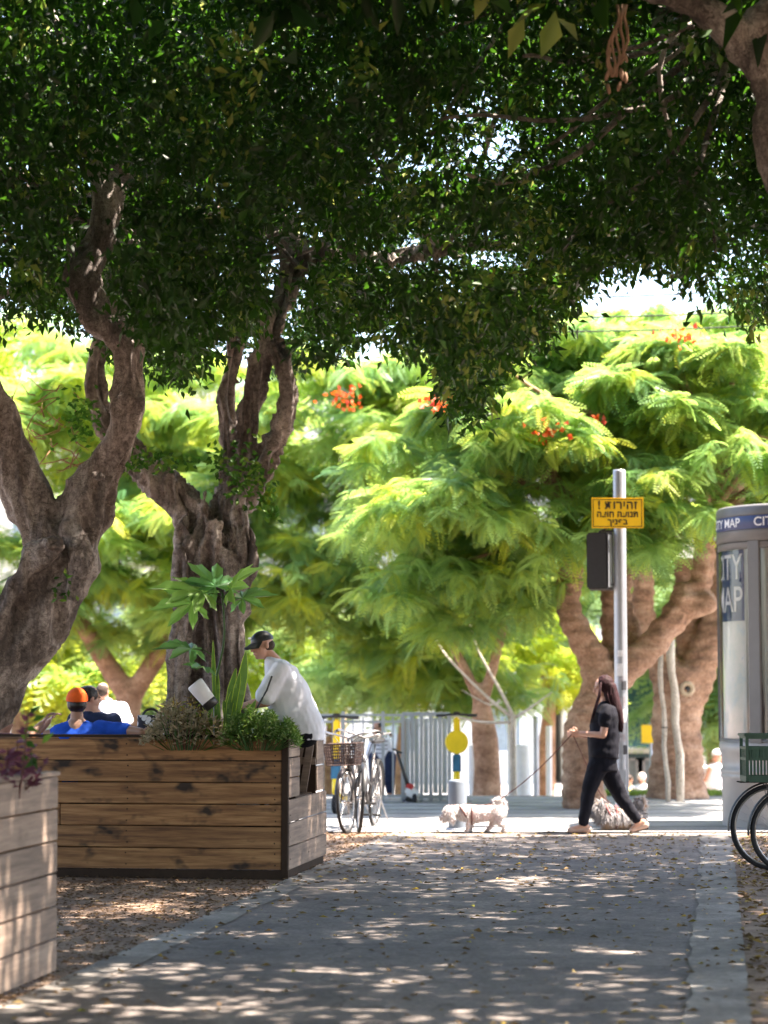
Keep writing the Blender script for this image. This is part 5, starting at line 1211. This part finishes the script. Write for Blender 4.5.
# ================================================================== E-SCOOTERS
def share_scooter(label, loc, rz, disc=True, lean=0.0):
    t = thing('electric_scooter', loc, label, 'scooter', 'yellow rental scooters', rz); t.rotation_euler=(0,lean,rz); K=dict(parent=t,local=True)
    mb = MB(); mb.box((-.1,0,.155),(.72,.17,.075),bevel=.02); mb.build('deck', M['yellow'], **K)
    mb = MB(); mb.box((-.1,0,.197),(.6,.14,.008)); mb.build('deck_mat', M['black'], **K)
    mb = MB(); mb.tube([V3(.26,0,.17),V3(.40,0,.26),V3(.42,0,.42)],[.045,.05,.045],10); mb.build('neck', M['yellow'], smooth=True, **K)
    mb = MB(); mb.box((.405,0,.52),(.085,.115,.24),Matrix.Rotation(R(-5),3,'Y'),bevel=.015); mb.build('stem_base', M['blue'], **K)
    mb = MB(); mb.box((.375,0,.88),(.065,.085,.50),Matrix.Rotation(R(-5),3,'Y'),bevel=.02); mb.build('stem', M['yellow'], **K)
    if disc:
        mb = MB(); o_ = MB(); q = Matrix.Rotation(R(-5),3,'Y')
        mb.lathe([(0,-.018),(.143,-.018),(.155,-.008),(.155,.008),(.143,.018),(0,.018)],n=36); mb.v=[tuple(V3(.435,0,.80)+q@Matrix.Rotation(R(90),3,'Y')@Vector((p[0],p[1],p[2]))) for p in mb.v]
        mb.build('round_panel', M['yellow'], smooth=False, **K)
    mb = MB(); mb.tube([V3(.352,-.26,1.15),V3(.36,-.05,1.165),V3(.36,.05,1.165),V3(.352,.26,1.15)],.016,8); hb_ = mb.build('handlebar', M['black'], smooth=True, **K)
    mb = MB()
    for s in (-1,1): mb = MB(); mb.tube([V3(.35,s*.14,1.155),V3(.35,s*.27,1.15)],.021,8); mb.build('grip', M['black'], hb_, True, True)
    mb = MB(); mb.box((.37,0,1.185),(.05,.09,.035),bevel=.01); mb.build('display', M['black'], **K)
    for x in (.46,-.52):
        mb = MB(); mb.tube(circ((x,0,.115),.09,n=26),.028,8,closed=True); w = mb.build('wheel', M['rubber'], smooth=True, **K); WLOC[w.name]=V3(0,0,0)
        mb = MB(); mb.lathe([(0,-.02),(.075,-.02),(.075,.02),(0,.02)],n=20); mb.v=[(x+p[0],p[2],.115+p[1]) for p in mb.v]; mb.build('hub', M['metal_grey'], w, True, True)
    mb = MB(); mb.tube([V3(.42,0,.32),V3(.46,.045,.2),V3(.46,.05,.115)],.012,6); mb.tube([V3(-.15,.08,.13),V3(-.2,.2,.01)],.01,6); mb.build('kickstand', M['metal_grey'], **K)
    return t
s1 = gpY(456,30); share_scooter('yellow electric scooter with a round yellow disc on its stem behind the grey bollard', V3(s1.x+.0,29.0+.6,.014), R(-92))
s2 = gpY(344,28.3); share_scooter('yellow and blue electric scooter seen through the bicycles beside the planter end', V3(s2.x,27.2,.014), R(-100), False)
# black kick scooter leaning
ks = gpY(410,29.4); t = thing('kick_scooter', V3(ks.x,29.4,.014), 'black kick scooter with red and white front end on its stand near the fence', 'scooter'); K=dict(parent=t)
A = lambda a,b_,dy=0: at(a,b_,29.4+dy)
mb = MB(); mb.tube([A(397,752),A(411,795)],[.017,.03],8); mb.build('stem', M['black'], smooth=True, **K)
mb = MB(); mb.tube([A(393,749,-.15),A(397,751),A(401,753,.15)],.016,8); mb.build('handlebar', M['black'], smooth=True, **K)
mb = MB(); mb.box(A(412.5,793),(.20,.16,.13),Matrix.Rotation(R(25),3,'Y'),bevel=.03); mb.build('battery_cover', M['white'], **K)
mb = MB(); mb.box(A(410,787),(.11,.13,.09),Matrix.Rotation(R(25),3,'Y'),bevel=.02); mb.build('front_cover', M['red'], **K)
mb = MB(); mb.tube([p for p in circ(A(414.5,799.5),.085,'X',24)],.032,8,closed=True); mb.build('wheel', M['rubber'], smooth=True, **K)
mb = MB(); mb.box(A(411,799,.45),(.14,.75,.05),Matrix.Rotation(R(10),3,'Y'),bevel=.01); mb.build('deck', M['black'], **K)
mb = MB(); mb.tube([A(408,797,.1),A(401,804,.1)],.012,6); mb.build('kickstand', M['black'], **K)
# ================================================================== BOLLARD
bo = gpY(457.5,23.65); t = thing('bollard', V3(bo.x,23.65,0), 'waist high blue grey cylindrical bollard behind the head of the white dog', 'bollard')
mb = MB(); mb.lathe([(.0,.545),(.075,.545),(.092,.535),(.098,.52),(.098,.02)],(bo.x,23.65,0),32); mb.build('post', M['bollard'], t, True)
mb = MB(); mb.lathe([(.098,.02),(.12,.02),(.125,.012),(.125,.0)],(bo.x,23.65,.014),32); mb.build('base_collar', M['metal_grey'], t, True)
# ================================================================== FENCE
t = thing('fence', V3(at(390,800,29.6).x,29.6,0), 'grey metal railing of thin upright bars with a solid ribbed stretch, behind the bicycles', 'fence')
def fx_(px): return at(px,800,29.6).x
z1_ = at(400,715,29.6).z; z0_ = .03
for z in (z1_,z1_-.09,.09): mb = MB(); mb.box(((fx_(300)+fx_(403))/2,29.6,z),(fx_(403)-fx_(300),.035,.03)); mb.build('rail', M['fence_grey'], t)
mb = MB()
for i in range(11): x = fx_(303+i*10); mb.box((x,29.6,z1_/2+.02),(.022,.02,z1_-.09)) if i % 4 else mb.box((x,29.6,z1_/2+.03),(.045,.045,z1_+.04))
mb.build('bars', M['fence_grey'], t)
mb = MB(); x0,x1 = fx_(403),fx_(450); mb.box(((x0+x1)/2,29.6+.25,z1_+.01),(x1-x0+.02,.05,.05),RZ(R(0))); mb.box(((x0+x1)/2,29.85,.07),(x1-x0,.05,.05))
for i in range(6): x = x0+(x1-x0)*i/5; mb.box((x,29.85,z1_/2),(.05,.06,z1_+.02))
mb.build('solid_frame', M['fence_grey'], t)
mb = MB(); n=5
for i in range(5): mb.box((x0+(x1-x0)*(i+.5)/5,29.86,z1_/2+.03),((x1-x0)/5-.06,.02,z1_-.16))
mb.build('pale_panels', simple('pale fence panel',(.55,.60,.64),.6,0,.1), t)
# ================================================================== SIGNAL POLE, SIGN, LIGHT
YPO = 24.2; px_ = at(622,800,YPO).x; ztop = at(618,470,YPO).z
t = thing('signal_pole', V3(px_,YPO,0), 'tall galvanised pole with peeling stickers standing behind the walking woman', 'pole')
mb = MB(); mb.lathe([(.0,ztop),(.066,ztop),(.070,ztop-.02),(.070,2.6),(.073,1.4),(.078,0)],(px_,YPO,0),28); mb.build('pole', M['metal_grey'], t, True)
mb = MB(); mb.lathe([(.079,.16),(.13,.15),(.13,0)],(px_,YPO,.014),24); mb.box((px_,YPO-.074,.55),(.07,.02,.16),bevel=.005); mb.build('base', M['metal_grey'], t, False)
st_m = [simple('white sticker',(.7,.7,.72),.6,0,.2,30), simple('black sticker',(.06,.06,.07),.6,0,.3,30), simple('grey sticker',(.35,.33,.36),.6,0,.3,30)]
for k,(pa_,z,h_,w_) in enumerate(((-.3,1.72,.14,.07),(.35,1.55,.10,.06),(-.1,1.38,.10,.09),(.3,1.22,.15,.07),(-.5,1.1,.09,.06),(0,.98,.08,.08),(-.2,1.9,.07,.06),(.45,.85,.1,.05),(-.05,1.62,.06,.05))):
    mb = MB(); vs=[]; r = .0795
    for i in range(5):
        a = -PI/2+pa_+(w_/r)*(i/4-.5); vs += [(px_+r*math.cos(a),YPO+r*math.sin(a),z-h_/2),(px_+r*math.cos(a),YPO+r*math.sin(a),z+h_/2)]
    mb.add(vs,[(2*i,2*i+2,2*i+3,2*i+1) for i in range(4)]); mb.build('sticker', st_m[k%3], t)
def textmesh(s, size, extrude=.0, spacing=1.0, bold=.0):
    cu = bpy.data.curves.new('t','FONT'); cu.body = s; cu.size = size; cu.align_x='CENTER'; cu.align_y='CENTER'; cu.extrude = extrude; cu.space_character = spacing; cu.offset = bold
    o = bpy.data.objects.new('t',cu); C.objects.link(o); dg = bpy.context.evaluated_depsgraph_get(); dg.update()
    me = bpy.data.meshes.new_from_object(o.evaluated_get(dg)); bpy.data.objects.remove(o); return me
sc_ = at(617.5,513,YPO-.1); sw,shh = .57,.335
t = thing('warning_sign', V3(sc_.x,YPO-.1,sc_.z), 'yellow rectangular warning sign with black Hebrew lettering at the top of the galvanised pole', 'sign')
mb = MB(); mb.box(sc_,(sw,.006,shh),bevel=.002); mb.build('plate', M['sign_yellow'], t)
mb = MB(); b0 = .012
for sgn in (-1,1): mb.box(sc_+V3(0,-.0055,sgn*(shh/2-.018)),(sw-.03,.003,.007)); mb.box(sc_+V3(sgn*(sw/2-.018),-.0055,0),(.007,.003,shh-.045))
mb.build('border', M['black_ink'], t)
RX = Matrix.Rotation(PI/2,4,'X')
for s_,z,size,wid in (('! '+'זהירות'[::-1],.085,.13,.43),('תנועה חוצה'[::-1],-.015,.095,.45),('בפניך'[::-1],-.098,.09,.22)):
    me = textmesh(s_,size,.001,1.08,.003); xsz = max(v.co.x for v in me.vertices)-min(v.co.x for v in me.vertices); print('TEXT',len(me.vertices),xsz)
    me.transform(Matrix.Translation(sc_+V3(0,-.0065,z))@RX@Matrix.Scale(wid/xsz,4,(1,0,0))); link_mesh(me,'lettering',M['black_ink'],t)
mb = MB(); 
for dz in (-.1,.1): mb.tube([V3(px_+.078*math.cos(a),YPO+.078*math.sin(a),sc_.z+dz) for a in np.linspace(0,2*PI,20)[:-1]],.006,5,closed=True); mb.box((px_,YPO-.087,sc_.z+dz),(.05,.02,.03))
mb.build('clamp', M['metal_grey'], t)
bc = at(599,561,YPO); t = thing('traffic_signal', bc, 'dark signal box seen from behind, hung on the galvanised pole below the sign', 'traffic light')
q = RZ(R(-22)); mb = MB(); mb.box(bc,(.245,.16,.62),q,bevel=.018); mb.build('housing', M['black'], t)
mb = MB(); mb.box(bc+q@V3(0,.095,0),(.27,.03,.645),q,bevel=.01); mb.build('backplate', M['paint_grey'], t)
mb = MB(); mb.box(bc+q@V3(.1245,0,0),(.006,.13,.58),q); mb.build('lit_side_face', M['metal_grey'], t)  # pale plate stands in for the sunlit side of the dark housing
mb = MB()
for z in (-.15,.15):
    vs=[]
    for i in range(13):
        a = R(-10)+R(200)*i/12
        for d_ in (.11,.26): vs.append(bc+q@V3(.095*math.cos(a),d_,z+.095*math.sin(a)))
    mb.add(vs,[(2*i,2*i+1,2*i+3,2*i+2) for i in range(12)])
mb.build('visor', M['black'], t)
mb = MB()
for z in (-.26,.33): mb.box(((bc.x+px_)/2+.02,YPO-.0,bc.z+z),(abs(px_-bc.x),.03,.02)); 
mb.tube([V3(px_-.05,YPO,bc.z+.33),V3(px_-.1,YPO,bc.z+.38),V3(bc.x,YPO,bc.z+.32)],.012,6)
mb.build('bracket', M['black'], t)
# ================================================================== MAP KIOSK
KX,KY,KR = 4.67,24.5,.95
t = thing('map_kiosk', V3(KX,KY,0), 'round grey street map kiosk with white lettering on a blue band', 'kiosk')
zk = lambda py: at(718,py,KY).z
c = (KX,KY,0)
mb = MB(); mb.lathe([(.0,zk(509)),(KR-.03,zk(509)),(KR,zk(511)),(KR,zk(519))],c,96); mb.lathe([(KR,zk(534)),(KR,zk(544)),(KR-.03,zk(545)),(0,zk(545))],c,96)
mb.lathe([(KR-.002,zk(519)),(KR-.006,zk(519.3)),(KR-.006,zk(533.7)),(KR-.002,zk(534))],c,96); mb.build('header', M['paint_grey'], t, True)
mb = MB(); mb.lathe([(KR-.001,zk(520)),(KR+.001,zk(520.2)),(KR+.001,zk(532.8)),(KR-.001,zk(533))],c,96); mb.build('lettering_band', M['navy'], t, True)
def arc_text(s, ang_mid, z, size, r, width=None, name='lettering'):
    me = textmesh(s,size,.0,1.0,.002)
    bm = bmesh.new(); bm.from_mesh(me); bmesh.ops.subdivide_edges(bm, edges=[e for e in bm.edges if e.calc_length() > .04], cuts=3); bm.to_mesh(me); bm.free()
    xs_ = [v.co.x for v in me.vertices]; k = width/(max(xs_)-min(xs_)) if width else 1
    for v in me.vertices:
        a = ang_mid+v.co.x*k/r; v.co = Vector((KX+r*math.cos(a),KY+r*math.sin(a),z+v.co.y))
    link_mesh(me,name,M['white_ink'],t)
a_front = math.atan2(-KY,-KX)          # towards the camera
for k in range(7): arc_text('CITY MAP', a_front-R(64.5)+k*2*PI/7, zk(526.5), .135, KR+.004, .66)
# body below, with grooves
mb = MB(); prof=[(KR-.03,zk(741)),(KR-.005,zk(742)),(KR-.005,zk(752)),(KR-.02,zk(753)),(KR-.02,zk(756)),(KR-.03,zk(757)),(KR-.03,zk(768)),(KR-.015,zk(769)),(KR-.015,zk(772)),(KR-.025,zk(773)),(KR-.015,zk(774)),(KR-.015,zk(777)),(KR-.03,zk(778)),(KR-.03,.02),(KR-.03,0)]
mb.lathe(prof,c,96); mb.build('plinth', simple('warm grey enamel',(.36,.34,.33),.45,.1,.08,5,.04), t, True)
mb = MB()
for k,(a,wd) in enumerate(((-38,.15),(22,.15),(82,.15),(142,.15),(202,.15),(262,.15))):
    a0 = a_front+R(a+4); h_ = zk(544.5)-zk(741.5); mb.box((KX+(KR-.025)*math.cos(a0),KY+(KR-.025)*math.sin(a0),(zk(544.5)+zk(741.5))/2),(.05,wd,h_),RZ(a0),bevel=.006)
mb.build('mullion', M['paint_grey'], t)
mb = MB(); mb.lathe([(KR-.012,zk(545.5)),(KR-.012,zk(552)),(KR-.03,zk(552))],c,96); mb.build('glazing_frame', M['paint_grey'], t, True); mb = MB(); mb.lathe([(KR-.03,zk(738)),(KR-.012,zk(738)),(KR-.012,zk(741))],c,96); mb.build('glazing_frame', M['paint_grey'], t, True)
mb = MB(); rp = KR-.06
for a0,a1 in ((-88,-44),(-28,15),(30,75),(92,135),(150,195),(212,255)):
    mb.lathe([(rp,zk(740)),(rp,zk(546))],c,24,a_front+R(a0),a_front+R(a1))
mb.build('map_poster', M['map'], t, True)
mb = MB()
for a0,a1 in ((-88,-45),): mb.lathe([(rp+.004,zk(622)),(rp+.004,zk(552))],c,24,a_front+R(a0),a_front+R(a1))
mb.build('poster_heading', M['navy'], t, True)
arc_text('CITY', a_front-R(69), zk(570), .40, rp+.010, .70); arc_text('MAP', a_front-R(68), zk(602), .40, rp+.010, .66)
mb = MB(); mb.lathe([(rp-.02,zk(740)),(rp-.02,zk(546))],c,64); mb.build('core', M['white'], t, True)
mb = MB(); mb.lathe([(KR-.02,zk(741)),(KR-.02,zk(546))],c,96); mb.build('glass', M['glass'], t, True)
# ================================================================== STREET BEYOND
def post(px, y0, y1, Y, wpx, label, cat='post', mat='white', base=-1.25, name='post'):
    x = at(px,(y0+y1)/2,Y).x; zt = at(px,y0,Y).z; r = wpx/2*Y/F; t = thing(name, V3(x,Y,base), label, cat)
    mb = MB(); mb.lathe([(0,zt),(r*.9,zt),(r,zt-.03),(r,base)],(x,Y,0),20); mb.build('shaft', M[mat], t, True)
    mb = MB(); mb.lathe([(r,base+.25),(r*1.35,base+.22),(r*1.35,base)],(x,Y,0),20); mb.build('base', M['metal_grey'], t, True)
post(512,672,800,36,9,'tall white post behind the bare sapling, topping out among the leaves','post')
post(524,745,800,35,16,'short thick white post right of the bare sapling','post')
post(536,716,800,36.5,6,'thin grey white post left of the slim brown trunk','post','metal_grey')
post(549,726,800,37,6,'thin white post between the slim trunk and the walking woman','post')
post(472,745,800,34.5,7,'short white post just right of the bollard and scooter','post')
# yellow notice on a post
x = at(648,734,37).x; z = at(648,734,37).z; t = thing('street_sign', V3(x,37,-1.0), 'small orange yellow sign on a thin post left of the trunk with the hole', 'sign')
mb = MB(); mb.tube([V3(x+.05,37.05,-1.0),V3(x+.05,37.05,z+.2)],.025,8); mb.build('post', M['metal_grey'], t, True); mb = MB(); mb.box((x,37,z),(.22,.015,.3),bevel=.004); mb.build('plate', M['sign_yellow'], t)
# dark teal shop pavilion with white canopy
x0,x1 = at(600,750,48).x, at(664,750,48).x; cx=(x0+x1)/2; t = thing('shop_pavilion', V3(cx,49,-1.3), 'dark teal glazed pavilion with a thin white canopy edge, seen between the two big trunks', 'building')
zc = at(640,750,48).z; zt = at(640,668,48).z
mb = MB(); mb.box((cx,49,(zt-1.3)/2),(x1-x0,2,zt+1.3)); mb.build('wall', M['teal'], t)
mb = MB(); mb.box((cx,47.7,zc),(x1-x0+.3,.8,.10),bevel=.01); mb.build('canopy', M['white'], t)
for k in range(3):
    xx = x0+.35+(x1-x0-.7)*k/2; mb = MB(); hh=zc+1.1
    for s in (-1,1): mb.box((xx+s*.25,47.97,-1.3+hh/2),(.05,.05,hh))
    mb.box((xx,47.97,-1.3+hh),(.55,.05,.05)); f_ = mb.build('window', M['metal_grey'], t); mb = MB(); mb.box((xx,47.99,-1.3+hh/2),(.45,.015,hh)); mb.build('pane', M['window'], f_)
# pale street buildings
def block(label, x0, x1, y, zt, mat, cols, rows, balc=True):
    t = thing('apartment_building', V3((x0+x1)/2,y+4,-1.3), label, 'building', 'buildings across the street')
    mb = MB(); mb.box(((x0+x1)/2,y+4,(zt-1.3)/2),(x1-x0,8,zt+1.3)); mb.build('wall', M[mat], t)
    mb = MB(); mb.box(((x0+x1)/2,y+4,zt+.15),(x1-x0+.3,8.3,.3)); mb.build('parapet', M['plaster'], t)
    for i in range(cols):
        for j in range(rows):
            xx = x0+(x1-x0)*(i+.5)/cols; zz = -1.3+1.7+3.1*j
            mb = MB()
            for s in (-1,1): mb.box((xx+s*.62,y-.03,zz),(.08,.1,1.5))
            for s in (-1,1): mb.box((xx,y-.03,zz+s*.75),(1.32,.1,.08))
            f_ = mb.build('window', M['white'], t); mb = MB(); mb.box((xx,y-.012,zz),(1.16,.02,1.42)); mb.build('pane', M['window'], f_)
    if balc:
        for j in range(1,rows):
            mb = MB(); mb.box(((x0*.65+x1*.35),y-.6,-1.3+.55+3.1*j),((x1-x0)*.4,1.2,.15)); mb.box(((x0*.65+x1*.35),y-1.17,-1.3+1.05+3.1*j),((x1-x0)*.4,.06,.9)); mb.build('balcony', M['plaster'], t)
block('cream apartment block far behind the leftmost trees', -22,-9.5,67,9.5,'plaster_cream',5,3)
block('white apartment block behind the planter and the ficus with the fluted trunk', -9,-1.5,67,10.5,'plaster',4,3)
block('white building straight behind the bicycles and the scooters', -1.1,5.0,66,8.5,'plaster',2,3,False)
block('cream building behind the walking woman and the signal pole', 5.4,11.0,67,9.0,'plaster_cream',3,3)
block('white building behind the kiosk at the right', 11.4,24,67,9.5,'plaster',5,3)
# overhead cables
for k,(a0,a1) in enumerate((((545,298),(800,286)),((500,318),(820,308)),((520,332),(820,322)))):
    P_ = [at(a0[0]-300,a0[1]-8,29.5+k*.4)]+[at(a0[0]+(a1[0]-a0[0])*i/10,a0[1]+(a1[1]-a0[1])*i/10+2.5*math.sin(PI*i/10),26+k*.3) for i in range(11)]+[at(1100,a1[1]-14,25)]
    mb = MB(); mb.tube(P_[1:],.009,6); tag(mb.build('overhead_cable', M['black'], None, True), ['topmost of the three thin overhead cables crossing the sky gap','middle of the three thin overhead cables over the flame tree top','lowest of the three thin overhead cables over the flame tree top'][k], 'cable')
# black and white bag by the arm of the man in blue
bb_ = at(151,724,18.9); t = thing('patterned_bag', V3(bb_.x,18.9,.52), 'black and white patterned bag standing on the bench, right of the outstretched arm', 'bag')
m, nt, b = nodes('checked cloth'); v = coords(nt,(14,14,14)); vo = nt.nodes.new('ShaderNodeTexVoronoi'); vo.inputs['Scale'].default_value = 1.6; nt.links.new(v,vo.inputs['Vector'])
nt.links.new(ramp(nt,vo.outputs['Distance'],[(.45,(.75,.75,.76)),(.55,(.03,.03,.04))]),b.inputs['Base Color']); b.inputs['Roughness'].default_value=.8; M['checked']=m
zt = at(151,715,18.9).z
S = MB(); S.loft([(V3(bb_.x,18.9,.53),V3(.11,0,0),V3(0,.07,0)),(V3(bb_.x,18.9,.8),V3(.125,0,0),V3(0,.08,0)),(V3(bb_.x,18.9,1.1),V3(.12,0,0),V3(0,.07,0)),(V3(bb_.x,18.9,zt),V3(.115,0,0),V3(0,.045,0))],20); S.build('bag_body', M['checked'], t, True)
mb = MB(); mb.tube([V3(bb_.x+.07*math.cos(a),18.9,zt-.01+.06*math.sin(a)) for a in np.linspace(0,PI,9)],.012,6); mb.build('handle', M['black'], t, True)
# ================================================================== CAMERA AND LIGHT
cam = bpy.data.cameras.new('camera'); co = bpy.data.objects.new('camera', cam); C.objects.link(co)
co.location = (0,0,CAMZ); co.rotation_euler = (PI/2+PITCH,0,0)
cam.sensor_fit = 'VERTICAL'; cam.sensor_height = 24; cam.lens = F/1024*24; cam.clip_end = 1500; cam.clip_start = 0.1
cam.dof.use_dof = True; cam.dof.focus_distance = 16.8; cam.dof.aperture_fstop = (cam.lens/1000)/0.042; cam.dof.aperture_blades = 0
sc.camera = co
w = bpy.data.worlds.new('World'); sc.world = w; w.use_nodes = True
nt = w.node_tree; sky = nt.nodes.new('ShaderNodeTexSky'); sky.sky_type = 'NISHITA'; sky.sun_disc = False
SUN = Vector((0.85,0.04,0)).normalized(); EL = R(64)
sky.sun_elevation = EL; sky.sun_rotation = math.atan2(SUN.x, SUN.y); sky.air_density = 1.0; sky.dust_density = 2.0
bg = nt.nodes['Background']; bg.inputs['Strength'].default_value = 0.115; nt.links.new(sky.outputs[0], bg.inputs[0])
sd = bpy.data.lights.new('sun','SUN'); sd.energy = 5.0; sd.angle = R(0.53); sd.color = (1.0,0.93,0.82)
so = bpy.data.objects.new('sun', sd); C.objects.link(so)
dirv = -Vector((SUN.x*math.cos(EL), SUN.y*math.cos(EL), math.sin(EL)))
so.rotation_euler = dirv.to_track_quat('-Z','Y').to_euler(); so.location = (10,0,20)
sc.view_settings.view_transform = 'Standard'; sc.view_settings.look = 'None'; sc.view_settings.gamma = 1.0
sc.view_settings.use_curve_mapping = False; sc.view_settings.exposure = 2.82
sc.view_settings.use_white_balance = True; sc.view_settings.white_balance_temperature = 6850; sc.view_settings.white_balance_tint = 14
sc.render.engine = 'CYCLES'
sc.cycles.max_bounces = 7; sc.cycles.transparent_max_bounces = 12; sc.cycles.transmission_bounces = 4
sc.cycles.use_denoising = True
